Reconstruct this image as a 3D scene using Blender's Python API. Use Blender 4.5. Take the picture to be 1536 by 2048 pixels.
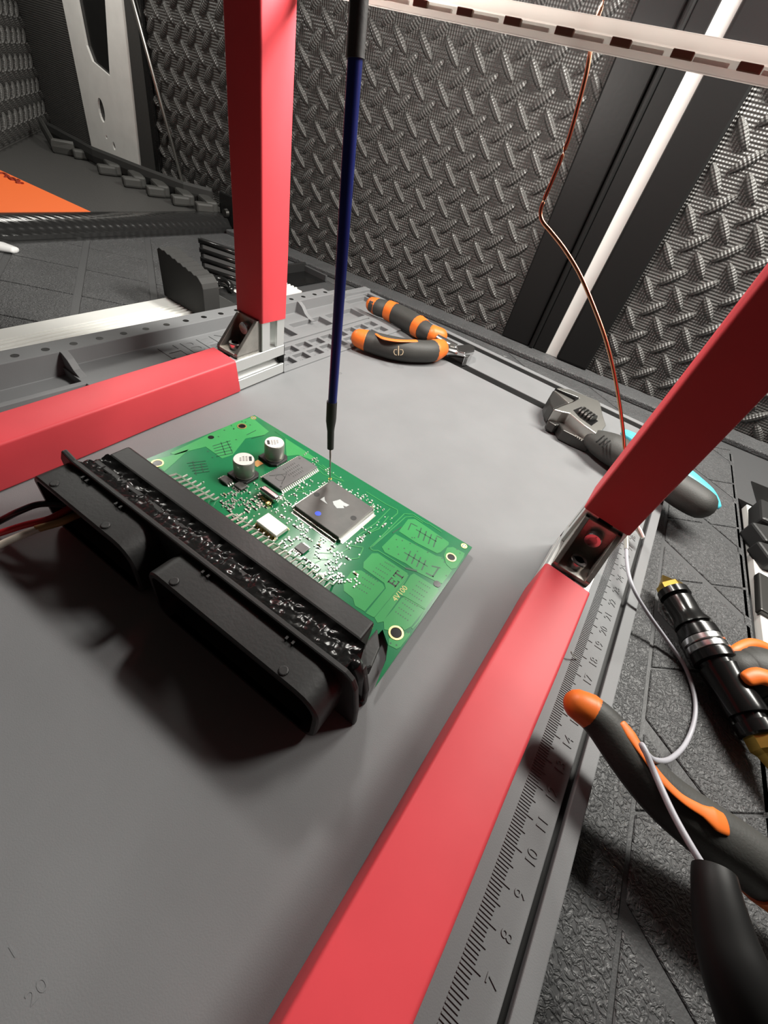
import bpy, bmesh, math, random
from mathutils import Vector, Matrix
random.seed(7)
S = 0.01                                    # all lengths below are centimetres
for o in list(bpy.data.objects): bpy.data.objects.remove(o)
scene = bpy.context.scene
COL = scene.collection

# ------------------------------------------------------------------ camera
F = 811.36                                  # focal length in pixels of a 1536 x 2048 frame
CAM = Vector((-5.161, 4.623, 14.754))
ROT = Matrix(((0.79478439, -0.5306026, 0.29458217), (0.57178558, 0.49198533, -0.65651481), (0.20341836, 0.69022555, 0.69441317)))
cd = bpy.data.cameras.new('camera'); cam = bpy.data.objects.new('camera', cd); COL.objects.link(cam)
cd.sensor_fit = 'HORIZONTAL'; cd.sensor_width = 36; cd.lens = 36*F/1536; cd.clip_start = 0.005; cd.clip_end = 50
cam.matrix_world = Matrix.Translation(CAM*S) @ ROT.to_4x4()
scene.camera = cam

# ------------------------------------------------------------------ light
w = bpy.data.worlds.new('world'); scene.world = w; w.use_nodes = True
w.node_tree.nodes['Background'].inputs[0].default_value = (1.0, 0.86, 0.74, 1)
w.node_tree.nodes['Background'].inputs[1].default_value = 0.022
def lamp(name, loc, radius, power, color):
    l = bpy.data.lights.new(name, 'POINT'); l.shadow_soft_size = radius*S; l.energy = power; l.color = color
    o = bpy.data.objects.new(name, l); COL.objects.link(o); o.location = Vector(loc)*S; return o
lamp('work_lamp', (-22.0, 27.3, 22.0), 1.6, 2.1, (1.0, 0.97, 0.90))
for k_ in range(4): lamp('strip_lamp', (-5.5+7.5*k_, 46.0, 40.0), 4.2, 4.6, (1.0, 0.97, 0.90))
for k_ in range(2): lamp('strip_lamp', (-80.0+8*k_, 36.0, 40.0), 3.8, 1.6, (1.0, 0.97, 0.90))
vs = scene.view_settings
vs.view_transform = 'Standard'; vs.look = 'None'; vs.gamma = 1; vs.use_curve_mapping = False; vs.exposure = 0.0

# ------------------------------------------------------------------ helpers
def ray(u, v): return ROT @ Vector(((u-768)/F, -(v-1024)/F, -1.0))
def at(u, v, z=0.0):
    d = ray(u, v); t = (z-CAM.z)/d.z; return CAM + d*t
def aty(u, v, y):
    d = ray(u, v); t = (y-CAM.y)/d.y; return CAM + d*t
def pxcm(p):
    q = ROT.transposed() @ (Vector(p)-CAM); return F/-q.z

MATS = {}
def mat(name, color, rough=0.5, metal=0.0, bump=None, var=0.0, vscale=60, spec=0.5, trans=0.0, alpha=None, coat=0.0, ior=1.45):
    """bump = (kind, scale per metre, strength, distance m)"""
    m = bpy.data.materials.new(name); m.use_nodes = True; nt = m.node_tree; N = nt.nodes; L = nt.links
    b = N['Principled BSDF']
    b.inputs['Base Color'].default_value = (*color, 1); b.inputs['Roughness'].default_value = rough; b.inputs['Metallic'].default_value = metal
    b.inputs['Specular IOR Level'].default_value = spec; b.inputs['Transmission Weight'].default_value = trans; b.inputs['IOR'].default_value = ior
    b.inputs['Coat Weight'].default_value = coat
    tc = N.new('ShaderNodeTexCoord')
    if var > 0:
        n = N.new('ShaderNodeTexNoise'); n.inputs['Scale'].default_value = vscale; n.inputs['Detail'].default_value = 5
        L.new(tc.outputs['Object'], n.inputs['Vector'])
        r = N.new('ShaderNodeMapRange'); r.inputs[1].default_value = 0.3; r.inputs[2].default_value = 0.7; r.inputs[3].default_value = 1-var; r.inputs[4].default_value = 1+var
        L.new(n.outputs['Fac'], r.inputs[0])
        mx = N.new('ShaderNodeVectorMath'); mx.operation = 'SCALE'; mx.inputs[0].default_value = color
        L.new(r.outputs[0], mx.inputs['Scale']); L.new(mx.outputs[0], b.inputs['Base Color'])
    if bump:
        kind, sc, st, dist = bump
        bp = N.new('ShaderNodeBump'); bp.inputs['Strength'].default_value = st; bp.inputs['Distance'].default_value = dist
        if kind == 'noise':
            n = N.new('ShaderNodeTexNoise'); n.inputs['Scale'].default_value = sc; n.inputs['Detail'].default_value = 3
            L.new(tc.outputs['Object'], n.inputs['Vector']); L.new(n.outputs['Fac'], bp.inputs['Height'])
        elif kind == 'leather':
            n = N.new('ShaderNodeTexNoise'); n.inputs['Scale'].default_value = sc; n.inputs['Detail'].default_value = 2; n.inputs['Distortion'].default_value = 1.5
            L.new(tc.outputs['Object'], n.inputs['Vector'])
            r = N.new('ShaderNodeValToRGB'); r.color_ramp.elements[0].position = 0.38; r.color_ramp.elements[1].position = 0.62
            L.new(n.outputs['Fac'], r.inputs[0]); L.new(r.outputs[0], bp.inputs['Height'])
        elif kind == 'knurl':                # a fine grid of raised points, in the plane of local x and z
            sp = N.new('ShaderNodeSeparateXYZ'); L.new(tc.outputs['Object'], sp.inputs[0])
            hs = []
            for ax in (0, 2):
                mu = N.new('ShaderNodeMath'); mu.operation = 'MULTIPLY'; mu.inputs[1].default_value = sc*2*math.pi; L.new(sp.outputs[ax], mu.inputs[0])
                si = N.new('ShaderNodeMath'); si.operation = 'SINE'; L.new(mu.outputs[0], si.inputs[0]); hs.append(si)
            ad = N.new('ShaderNodeMath'); ad.operation = 'ADD'; L.new(hs[0].outputs[0], ad.inputs[0]); L.new(hs[1].outputs[0], ad.inputs[1])
            L.new(ad.outputs[0], bp.inputs['Height'])
        elif kind == 'weave':                # diagonal carbon-like weave
            mp = N.new('ShaderNodeMapping'); mp.inputs['Rotation'].default_value = (0, 0, 0.7); L.new(tc.outputs['Object'], mp.inputs[0])
            wv = N.new('ShaderNodeTexWave'); wv.inputs['Scale'].default_value = sc; L.new(mp.outputs[0], wv.inputs['Vector'])
            L.new(wv.outputs['Fac'], bp.inputs['Height'])
        L.new(bp.outputs[0], b.inputs['Normal'])
    MATS[name] = m; return m

mat('silicone', (0.185, 0.189, 0.195), 0.62, bump=('noise', 2500, 0.15, 0.0003), var=0.05, vscale=30)
mat('mark', (0.15, 0.153, 0.16), 0.6)
mat('bench', (0.062, 0.063, 0.065), 0.5, bump=('noise', 900, 0.3, 0.0005))
mat('bench_pad', (0.072, 0.073, 0.075), 0.45, bump=('leather', 420, 0.7, 0.0006), var=0.12, vscale=40)
mat('foam', (0.075, 0.073, 0.070), 0.38, bump=('knurl', 420, 0.55, 0.0005), var=0.12, vscale=12)
mat('foam_smooth', (0.05, 0.049, 0.047), 0.5, bump=('noise', 500, 0.3, 0.0006))
mat('black_trim', (0.010, 0.010, 0.010), 0.42, spec=0.18, bump=('noise', 300, 0.1, 0.0005))
mat('white_paint', (0.78, 0.78, 0.75), 0.35, var=0.02)
mat('grey_white', (0.80, 0.79, 0.76), 0.4, var=0.05, vscale=50)
mat('red_film', (0.68, 0.058, 0.073), 0.5, bump=('noise', 120, 0.08, 0.0006), var=0.03)
mat('aluminium', (0.72, 0.73, 0.72), 0.36, 0.75, bump=('noise', 600, 0.05, 0.0003))
mat('cast_metal', (0.42, 0.40, 0.37), 0.4, 0.9, bump=('noise', 500, 0.25, 0.0005), var=0.12, vscale=150)
mat('steel', (0.62, 0.62, 0.62), 0.22, 1.0)
mat('satin_steel', (0.5, 0.49, 0.46), 0.38, 1.0, bump=('noise', 300, 0.1, 0.0004))
mat('dark_steel', (0.07, 0.068, 0.065), 0.4, 0.8)
mat('black_plastic', (0.018, 0.018, 0.018), 0.45, bump=('noise', 700, 0.15, 0.0003))
mat('black_rubber', (0.03, 0.03, 0.029), 0.62, bump=('noise', 900, 0.2, 0.0003))
mat('grip_rubber', (0.042, 0.042, 0.039), 0.58, bump=('noise', 1200, 0.25, 0.0003), var=0.1, vscale=80)
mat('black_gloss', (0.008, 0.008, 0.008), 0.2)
mat('potting', (0.006, 0.006, 0.006), 0.2, spec=0.35)
mat('gold_print', (0.62, 0.55, 0.22), 0.6)
mat('orange_plastic', (0.78, 0.17, 0.025), 0.45, bump=('noise', 300, 0.08, 0.0003), var=0.05)
mat('orange_card', (0.95, 0.17, 0.03), 0.6)
mat('orange_ink', (0.25, 0.02, 0.003), 0.7)
mat('cyan_plastic', (0.10, 0.58, 0.72), 0.35)
mat('blue_anodised', (0.012, 0.022, 0.16), 0.32, 0.3)
mat('solder_mask', (0.013, 0.16, 0.062), 0.22, spec=0.4, var=0.06, vscale=90)
mat('copper_pour', (0.048, 0.29, 0.09), 0.25, spec=0.35, var=0.04, vscale=80)
mat('via_dark', (0.006, 0.07, 0.03), 0.4)
mat('tin', (0.74, 0.74, 0.68), 0.3, 0.85)
mat('gold_pad', (0.75, 0.55, 0.22), 0.3, 0.9)
mat('gold', (0.80, 0.52, 0.12), 0.28, 1.0)
mat('chip', (0.06, 0.057, 0.053), 0.5, spec=0.8, bump=('noise', 2500, 0.15, 0.0002), var=0.2, vscale=120)
mat('chip_grey', (0.12, 0.12, 0.12), 0.42, var=0.08, vscale=200)
mat('print_dark', (0.03, 0.03, 0.03), 0.6)
mat('print_grey', (0.06, 0.06, 0.06), 0.6)
mat('cap_can', (0.36, 0.355, 0.33), 0.38, 0.55)
mat('cap_top', (0.72, 0.70, 0.66), 0.4, 0.2)
mat('white_print', (0.5, 0.53, 0.53), 0.6)
mat('blue_dot', (0.06, 0.12, 0.85), 0.4)
mat('ceramic', (0.30, 0.22, 0.13), 0.4)
mat('black_ink', (0.004, 0.01, 0.006), 0.5)
mat('copper', (0.62, 0.27, 0.16), 0.28, 1.0)
mat('grey_cable', (0.42, 0.42, 0.46), 0.4)
mat('cream_cable', (0.75, 0.70, 0.60), 0.4)
mat('tan_cable', (0.42, 0.25, 0.10), 0.4)
mat('red_cable', (0.5, 0.02, 0.03), 0.35)
mat('black_cable', (0.01, 0.011, 0.013), 0.28)
m_ = mat('frosted', (0.84, 0.81, 0.78), 0.5)
tr_ = m_.node_tree.nodes.new('ShaderNodeBsdfTranslucent'); tr_.inputs[0].default_value = (0.82, 0.78, 0.75, 1)
mx_ = m_.node_tree.nodes.new('ShaderNodeMixShader'); mx_.inputs[0].default_value = 0.6
m_.node_tree.links.new(m_.node_tree.nodes['Principled BSDF'].outputs[0], mx_.inputs[1]); m_.node_tree.links.new(tr_.outputs[0], mx_.inputs[2])
m_.node_tree.links.new(mx_.outputs[0], m_.node_tree.nodes['Material Output'].inputs[0])
mat('amber', (0.17, 0.11, 0.075), 0.5)
m_ = mat('acrylic', (0.75, 0.77, 0.80), 0.12)                # thin clear sheet: mostly see-through, a little hazy gloss
tr_ = m_.node_tree.nodes.new('ShaderNodeBsdfTransparent'); tr_.inputs[0].default_value = (0.985, 0.985, 0.99, 1)
mx_ = m_.node_tree.nodes.new('ShaderNodeMixShader'); mx_.inputs[0].default_value = 0.965
m_.node_tree.links.new(m_.node_tree.nodes['Principled BSDF'].outputs[0], mx_.inputs[1]); m_.node_tree.links.new(tr_.outputs[0], mx_.inputs[2])
m_.node_tree.links.new(mx_.outputs[0], m_.node_tree.nodes['Material Output'].inputs[0])
mat('white_plastic', (0.8, 0.8, 0.8), 0.35)
mat('carbon', (0.018, 0.018, 0.018), 0.22, bump=('weave', 60, 0.5, 0.0006), coat=0.3)

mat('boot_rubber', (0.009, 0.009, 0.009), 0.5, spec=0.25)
BASE = {}
def thing(name, label, cat, base=(0, 0, 0), group=None, kind=None):
    o = bpy.data.objects.new(name, None); COL.objects.link(o); o.location = Vector(base)*S; o.empty_display_size = 0.01
    BASE[o.name] = Vector(base); tag(o, label, cat, group, kind); return o
def tag(o, label=None, cat=None, group=None, kind=None):
    if label: o['label'] = label
    if cat: o['category'] = cat
    if group: o['group'] = group
    if kind: o['kind'] = kind
    return o

class MB:
    def __init__(s, M=None): s.v = []; s.f = []; s.M = M
    def p(s, q):
        q = Vector(q); q = (s.M @ q) if s.M is not None else q
        s.v.append(q); return len(s.v)-1
    def quad(s, *ps): s.f.append([s.p(q) for q in ps]); return s
    def box(s, x0, x1, y0, y1, z0, z1):
        i = [s.p(q) for q in ((x0,y0,z0),(x1,y0,z0),(x1,y1,z0),(x0,y1,z0),(x0,y0,z1),(x1,y0,z1),(x1,y1,z1),(x0,y1,z1))]
        for a in ((0,3,2,1),(4,5,6,7),(0,1,5,4),(1,2,6,5),(2,3,7,6),(3,0,4,7)): s.f.append([i[k] for k in a])
        return s
    def prism(s, poly, z0, z1):
        n = len(poly)
        A = sum(poly[i][0]*poly[(i+1)%n][1]-poly[(i+1)%n][0]*poly[i][1] for i in range(n))
        if A < 0: poly = poly[::-1]
        b = [s.p((q[0], q[1], z0)) for q in poly]; t = [s.p((q[0], q[1], z1)) for q in poly]
        s.f.append(t); s.f.append(b[::-1])
        for i in range(n): j = (i+1) % n; s.f.append([b[i], b[j], t[j], t[i]])
        return s
    def tube(s, pts, rad, seg=12, up=(0, 0, 1), caps=True, cap_round=False):
        """rad: per point scalar or (side, up) half sizes"""
        P = [Vector(q) for q in pts]; n = len(P)
        if not isinstance(rad, (list, tuple)): rad = [rad]*n
        rings = []
        for i in range(n):
            t = (P[min(i+1, n-1)]-P[max(i-1, 0)]).normalized(); U = Vector(up)
            a = t.cross(U)
            if a.length < 1e-4: a = t.cross(Vector((1, 0.1, 0)))
            a.normalize(); b = a.cross(t).normalized(); r = rad[i]; ra, rb = r if isinstance(r, (list, tuple)) else (r, r)
            rings.append([s.p(P[i]+a*(ra*math.cos(k*2*math.pi/seg))+b*(rb*math.sin(k*2*math.pi/seg))) for k in range(seg)])
        for i in range(n-1):
            for k in range(seg): j = (k+1) % seg; s.f.append([rings[i][k], rings[i+1][k], rings[i+1][j], rings[i][j]])
        if caps: s.f.append(rings[0][:]); s.f.append(rings[-1][::-1])
        return s
    def disc(s, c, r, z, seg=12, ry=None):
        ry = ry or r
        s.f.append([s.p((c[0]+r*math.cos(k*2*math.pi/seg), c[1]+ry*math.sin(k*2*math.pi/seg), z)) for k in range(seg)]); return s
    def cyl(s, c, r, z0, z1, seg=16, r1=None):
        r1 = r if r1 is None else r1
        return s.tube([(c[0], c[1], z0), (c[0], c[1], z1)], [r, r1], seg, up=(0, 1, 0))
    def ring(s, c, r0, r1, z0, z1, seg=20):
        A = [[s.p((c[0]+r*math.cos(k*2*math.pi/seg), c[1]+r*math.sin(k*2*math.pi/seg), z)) for k in range(seg)] for r, z in ((r1,z0),(r1,z1),(r0,z1),(r0,z0))]
        for a in range(4):
            b = (a+1) % 4
            for k in range(seg): j = (k+1) % seg; s.f.append([A[a][k], A[a][j], A[b][j], A[b][k]])
        return s
    def build(s, name, m, parent=None, base=None, smooth=False, bevel=0.0, bseg=2, kind=None, sub=0, angle=40, recalc=True):
        b = BASE[parent.name] if parent else Vector(base or (0, 0, 0))
        me = bpy.data.meshes.new(name); me.from_pydata([(q-b)*S for q in s.v], [], s.f); me.update()
        if recalc:
            bm = bmesh.new(); bm.from_mesh(me); bmesh.ops.recalc_face_normals(bm, faces=bm.faces); bm.to_mesh(me); bm.free()
        me.materials.append(MATS[m] if isinstance(m, str) else m)
        o = bpy.data.objects.new(name, me); COL.objects.link(o)
        if parent: o.parent = parent
        else: o.location = b*S
        BASE[o.name] = b
        if bevel:
            md = o.modifiers.new('bevel', 'BEVEL'); md.width = bevel*S; md.segments = bseg; md.limit_method = 'ANGLE'; md.angle_limit = math.radians(angle); md.use_clamp_overlap = True
        if sub:
            md = o.modifiers.new('subsurf', 'SUBSURF'); md.levels = sub; md.render_levels = sub
        if smooth:
            for q in me.polygons: q.use_smooth = True
            if smooth == 'auto':
                try: me.set_sharp_from_angle(angle=math.radians(35))
                except Exception: pass
        if kind: o['kind'] = kind
        return o
def smooth_path(pts, n=6):
    P = [Vector(q) for q in pts]; out = []
    for i in range(len(P)-1):
        p0, p1, p2, p3 = P[max(i-1, 0)], P[i], P[i+1], P[min(i+2, len(P)-1)]
        for k in range(n):
            t = k/n; out.append(0.5*((2*p1)+(p2-p0)*t+(2*p0-5*p1+4*p2-p3)*t*t+(3*p1-p0-3*p2+p3)*t**3))
    out.append(P[-1]); return out
def interp(vals, n=6):
    out = []
    for i in range(len(vals)-1):
        for k in range(n):
            t = k/n; a, b = vals[i], vals[i+1]
            out.append(tuple(x*(1-t)+y*t for x, y in zip(a, b)) if isinstance(a, tuple) else a*(1-t)+b*t)
    out.append(vals[-1]); return out
def round_ends(pts, rad, k=4):
    """close a tube with rounded tips"""
    P = [Vector(q) for q in pts]; R = list(rad); g = lambda r, c: tuple(x*c for x in r) if isinstance(r, tuple) else r*c
    m = lambda r: min(r) if isinstance(r, tuple) else r
    a = (P[0]-P[1]).normalized(); b = (P[-1]-P[-2]).normalized()
    head = [(P[0]+a*m(R[0])*math.sin(t*math.pi/2/k), g(R[0], max(math.cos(t*math.pi/2/k), 0.05))) for t in range(k, 0, -1)]
    tail = [(P[-1]+b*m(R[-1])*math.sin(t*math.pi/2/k), g(R[-1], max(math.cos(t*math.pi/2/k), 0.05))) for t in range(1, k+1)]
    return [h[0] for h in head]+P+[t[0] for t in tail], [h[1] for h in head]+R+[t[1] for t in tail]
def text(name, body, size, M, m, parent, depth=0.03, kind=None, align='CENTER'):
    c = bpy.data.curves.new(name, 'FONT'); c.body = body; c.size = size; c.extrude = depth; c.align_x = align; c.align_y = 'CENTER'; c.resolution_u = 3
    t = bpy.data.objects.new(name, c); me = bpy.data.meshes.new_from_object(t); bpy.data.objects.remove(t); bpy.data.curves.remove(c)
    b = BASE[parent.name]
    for v in me.vertices: v.co = (M @ v.co - b)*S
    me.materials.clear(); me.materials.append(MATS[m]); me.update()
    o = bpy.data.objects.new(name, me); COL.objects.link(o); o.parent = parent; BASE[o.name] = b
    if kind: o['kind'] = kind
    return o
def frame_xy(origin, xdir, ydir):
    x = Vector(xdir).normalized(); y = Vector(ydir).normalized(); z = x.cross(y)
    return Matrix(((x.x, y.x, z.x, origin[0]), (x.y, y.y, z.y, origin[1]), (x.z, y.z, z.z, origin[2]), (0, 0, 0, 1)))
def clip(poly, a, b, c):                    # keep a*x + b*y <= c
    out = []
    for i in range(len(poly)):
        p, q = poly[i], poly[(i+1) % len(poly)]; dp = a*p[0]+b*p[1]-c; dq = a*q[0]+b*q[1]-c
        if dp <= 0: out.append(p)
        if dp*dq < 0: t = dp/(dp-dq); out.append((p[0]+(q[0]-p[0])*t, p[1]+(q[1]-p[1])*t))
    return out

# ================================================================== SETTING
TZ = -1.0                                   # bench surface
TH = math.atan(0.113)
def wall_y(x): return 52.2+0.113*(x+19)

# ---- back wall with diamond-tread foam
def tread_mesh(L=2.45, W=0.72, H=0.34):
    m = MB(); nu, nv = 10, 6; g = []
    for i in range(nu+1):
        u = -1+2*i/nu; row = []
        for j in range(nv+1):
            a = math.pi*j/nv; wd = W/2*max(0.0, 1-abs(u)**2.2)**0.75; hh = H*max(0.0, 1-abs(u)**2.6)**0.6
            row.append(m.p((u*L/2, -hh*math.sin(a)**0.8 if 0 < j < nv else 0.0, -wd*math.cos(a))))
        g.append(row)
    for i in range(nu):
        for j in range(nv): m.f.append([g[i][j], g[i+1][j], g[i+1][j+1], g[i][j+1]])
    me = bpy.data.meshes.new('tread_bar'); me.from_pydata([q*S for q in m.v], [], m.f); me.update()
    for q in me.polygons: q.use_smooth = True
    bm = bmesh.new(); bm.from_mesh(me); bmesh.ops.remove_doubles(bm, verts=bm.verts, dist=1e-6); bmesh.ops.recalc_face_normals(bm, faces=bm.faces); bm.to_mesh(me); bm.free()
    me.materials.append(MATS['foam']); return me
TREAD = tread_mesh()
def foam_wall(name, p0, p1, z0, z1, lattice, see, thick=1.2):
    """vertical foam sheet from p0 to p1; lattice = (s0, zz0, pitch); see = (smin, smax, zmin, zmax) of the treads built"""
    p0 = Vector((*p0, 0)); p1 = Vector((*p1, 0)); d = (p1-p0); L = d.length; ang = math.atan2(d.y, d.x)
    m = MB(); m.box(0, L, 0, thick, z0, z1)
    o = m.build(name, 'foam', base=(0, 0, 0)); o.location = p0*S; o.rotation_euler = (0, 0, ang); o['kind'] = 'structure'
    s0, q0, pt = lattice
    for i in range(-40, 60):
        for j in range(-20, 30):
            for k in (0, 1):
                s = s0+pt*(i+0.5*k); z = q0+pt*(j+0.5*k)
                if not (see[0] < s < see[1] and see[2] < z < see[3]): continue
                t = bpy.data.objects.new('tread_bar', TREAD); COL.objects.link(t); t.parent = o
                t.location = (s*S, 0.0, z*S); t.rotation_euler = (0, math.radians(44 if k == 0 else -46), 0)
    return o
# s runs along the wall; its zero is at x=-50
WX0 = -50.0
def s_of(sw): return (sw*math.cos(TH)+(-19-WX0))/math.cos(TH)
foam_wall('wall_back', (WX0, wall_y(WX0)), (-19+0.8*math.cos(TH), wall_y(-19+0.8*math.cos(TH))), -2, 48, (s_of(-18.3), 16.42, 2.6), (0.4, s_of(0.3), -0.7, 27.5))
pR = -19+9.6*math.cos(TH)
foam_wall('wall_back_right', (pR, wall_y(pR)), (30, wall_y(30)), -2, 48, ((11.3-9.6), 13.3, 2.68), (0.5, 22, -0.7, 27.5))
foam_wall('wall_back_left', (-120, 50.6), (WX0, wall_y(WX0)+0.2), -2, 48, (1.6, 1.3, 2.6), (44.5, 69.5, -0.6, 25))
foam_wall('wall_left', (-60, 14.8), (-112, 54.5), -2, 48, (0.8, 1.6, 2.6), (22.0, 62.0, 0.9, 20))
fl = MB().box(-160, 60, -60, 90, -9, -8).build('floor', 'bench'); fl['kind'] = 'structure'

# ---- dark profile with a white strip between two black trims
t = thing('wall_trim', 'glossy black upright trim with a bright white strip down its middle, on the tread wall', 'trim', (-14, wall_y(-14), -0.5))
Mw = frame_xy((-19, 52.2, 0), (math.cos(TH), math.sin(TH), 0), (-math.sin(TH), math.cos(TH), 0))
MB(Mw).box(0.35, 3.5, -0.55, 0.9, -0.5, 48).build('trim_panel', 'black_trim', t, bevel=0.15)
MB(Mw).box(3.62, 4.1, -0.75, 0.9, -0.5, 48).build('ridge', 'black_trim', t, bevel=0.15)
MB(Mw).box(4.1, 5.6, -0.45, 0.9, -0.5, 48).build('trim_panel', 'black_trim', t, bevel=0.1)
tag(MB(Mw).box(5.55, 6.85, -0.3, 0.9, -0.5, 48).build('white_strip', 'white_paint', t), 'bright white painted strip')
MB(Mw).box(6.8, 10.2, -0.8, 0.9, -0.5, 48).build('trim_panel', 'black_trim', t, bevel=0.25)

# ================================================================== BENCH
t = thing('bench_top', 'dark textured plastic bench top with a pattern of diagonal grooves', 'bench', (-20, 20, TZ))
MB().prism([(-56.4, -8), (9.6, -8), (6.75, 42.2), (16, 42.2), (16, 57), (-56.4, 49)], -3.5, TZ-0.05).build('slab', 'bench', t)
# raised ledge along the wall
yl = lambda x, d: wall_y(x)-d
MB().prism([(-56, yl(-56, 2.9)), (16, yl(16, 2.9)), (16, yl(16, 0)), (-56, yl(-56, 0))], TZ-0.05, -0.5).build('rear_ledge', 'bench_pad', t, bevel=0.12)
def pads(region, name='pad'):
    for k in range(-12, 12):
        for mI in range(-6, 14):
            lo, hi = 13.2+6.45*k+0.33, 13.2+6.45*(k+1)-0.33
            c0, c1 = 11.5+6.93*mI+0.06, 11.5+6.93*(mI+1)-0.06
            poly = []
            for A, B in ((lo, c0), (hi, c0), (hi, c1), (lo, c1)):   # y+0.61x=A, y-0.74x=B
                x = (A-B)/1.35; poly.append((x, A-0.61*x))
            for a, b, c in region:
                poly = clip(poly, a, b, c)
                if len(poly) < 3: break
            if len(poly) < 3: continue
            ar = abs(sum(poly[i][0]*poly[(i+1) % len(poly)][1]-poly[(i+1) % len(poly)][0]*poly[i][1] for i in range(len(poly))))/2
            if ar < 0.5: continue
            MB().prism(poly, TZ-0.06, TZ+0.02).build(name, 'bench_pad', t, bevel=0.05, bseg=1)
pads([(-1, 0, 55.9), (1, 0, -40.5), (0, 1, 45.3), (0, -1, -6)])
pads([(-1, -0.055, -4.25), (1, 0.055, 9.15), (-0.113, 1, 50.3), (0, -1, -8)])
pads([(-1, 0, 40.0), (1, 0, 2.4), (-0.113, 1, 51.3), (0, -1, -45.6)])
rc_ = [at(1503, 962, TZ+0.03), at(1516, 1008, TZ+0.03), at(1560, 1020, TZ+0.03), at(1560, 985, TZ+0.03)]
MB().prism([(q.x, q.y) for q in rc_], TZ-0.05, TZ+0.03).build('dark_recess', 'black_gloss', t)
# plain border strips
MB().prism([(-40.3, -6), (-39.6, -6), (-39.6, 45.2), (-40.3, 45.2)], TZ-0.06, TZ+0.02).build('border', 'bench_pad', t, bevel=0.04, bseg=1)
MB().prism([(1.0, -8), (4.55, -8), (1.5, 46), (1.0, 46)], TZ-0.06, TZ+0.01).build('border', 'bench_pad', t, bevel=0.04, bseg=1)
MB().prism([(9.25, -8), (9.6, -8), (6.6, 50), (6.2, 50)], TZ-0.06, TZ+0.02).build('border', 'bench_pad', t, bevel=0.04, bseg=1)

# ================================================================== WORK MAT
t = thing('work_mat', 'grey silicone soldering mat with tray pockets and a moulded ruler, under the red stand', 'mat', (-16, 20, TZ))
rects = [(-33.2, -26.95, -6, 24.45, 0.15), (-33.2, -24.62, 24.45, 45, 0.15), (0.68, 0.92, -6, 44.2, -0.55), (-22.6, 0.3, 38.4, 39.5, -0.75), (-32.3, 0.3, 43.45, 44.4, -0.75),
         (-33.2, -31.8, -6, 38, 1.1), (-33.2, -32.1, 38, 40.5, 0.75), (-33.2, -32.4, 40.5, 45, 0.45),
         (-31.8, -29.95, -6, 13.7, -0.3), (-29.6, -26.95, -6, 13.8, -0.4),
         (-30.3, -28.5, 22.5, 29.8, -0.3), (-30.3, -28.6, 30.5, 34.4, -0.3), (-30.3, -28.5, 35.1, 39.0, -0.3), (-31.8, -23.2, 39.8, 43.2, -0.3),
         (-28.0, -27.8, 24.0, 38.9, -0.02)]
cells = []
for k in range(-4, 8):
    y0 = 28.2+1.51*k
    if y0 < 22 or y0+1.2 > 39: continue
    for x0, x1 in ((-27.35, -26.42), (-26.13, -25.2)): rects.append((x0, x1, y0, y0+1.18, -0.2)); cells.append((x0, x1, y0))
X0, X1, Y0, Y1, ZB = -33.2, 1.45, -6.0, 45.0, TZ+0.03
xs = sorted({X0, X1} | {r[0] for r in rects} | {r[1] for r in rects}); ys = sorted({Y0, Y1} | {r[2] for r in rects} | {r[3] for r in rects})
xs = [x for x in xs if X0 <= x <= X1]; ys = [y for y in ys if Y0 <= y <= Y1]
def hgt(x, y):
    h = 0.0
    for a, b, c, d, e in rects:
        if a <= x <= b and c <= y <= d: h = e
    return h
H = [[hgt((xs[i]+xs[i+1])/2, (ys[j]+ys[j+1])/2) for j in range(len(ys)-1)] for i in range(len(xs)-1)]
m = MB(); vid = {}
def V(x, y, z):
    k = (round(x, 4), round(y, 4), round(z, 4))
    if k not in vid: vid[k] = m.p(k)
    return vid[k]
nx, ny = len(xs)-1, len(ys)-1
for i in range(nx):
    for j in range(ny):
        h = H[i][j]; a, b, c, d = xs[i], xs[i+1], ys[j], ys[j+1]
        m.f.append([V(a, c, h), V(b, c, h), V(b, d, h), V(a, d, h)])
        hr = H[i+1][j] if i+1 < nx else ZB
        if hr != h: m.f.append([V(b, c, h), V(b, c, hr), V(b, d, hr), V(b, d, h)])
        hu = H[i][j+1] if j+1 < ny else ZB
        if hu != h: m.f.append([V(b, d, h), V(b, d, hu), V(a, d, hu), V(a, d, h)])
        if i == 0: m.f.append([V(a, c, h), V(a, d, h), V(a, d, ZB), V(a, c, ZB)])
        if j == 0: m.f.append([V(a, c, h), V(a, c, ZB), V(b, c, ZB), V(b, c, h)])
m.build('mat_body', 'silicone', t, bevel=0.05, bseg=2, recalc=False)
for a, b, c, d, z in ((-22.55, 0.25, 38.45, 39.45, -0.05), (-32.2, 0.25, 43.5, 44.35, -0.05), (0.69, 0.91, -6, 44.1, -0.22)): MB().box(a, b, c, d, -0.73 if z > -0.73 else z, z).build('slot_shade_strip', 'boot_rubber', t)  # black strips added near the slot tops, standing in for shade inside
for yd in (14.0, 33.2):
    mm = MB(frame_xy((0, yd+0.22, 0), (1, 0, 0), (0, 0, 1)))
    mm.prism([(-31.9, 0.1), (-31.9, 1.1), (-31.6, 1.08), (-31.2, 0.85), (-30.8, 0.4), (-30.3, 0.15), (-29.9, 0.1)], 0, 0.4).build('tray_divider', 'silicone', t, bevel=0.08)
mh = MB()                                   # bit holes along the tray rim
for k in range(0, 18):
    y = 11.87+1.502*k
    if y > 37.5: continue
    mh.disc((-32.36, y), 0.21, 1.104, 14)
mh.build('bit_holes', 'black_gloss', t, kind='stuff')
mt = MB()
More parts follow.
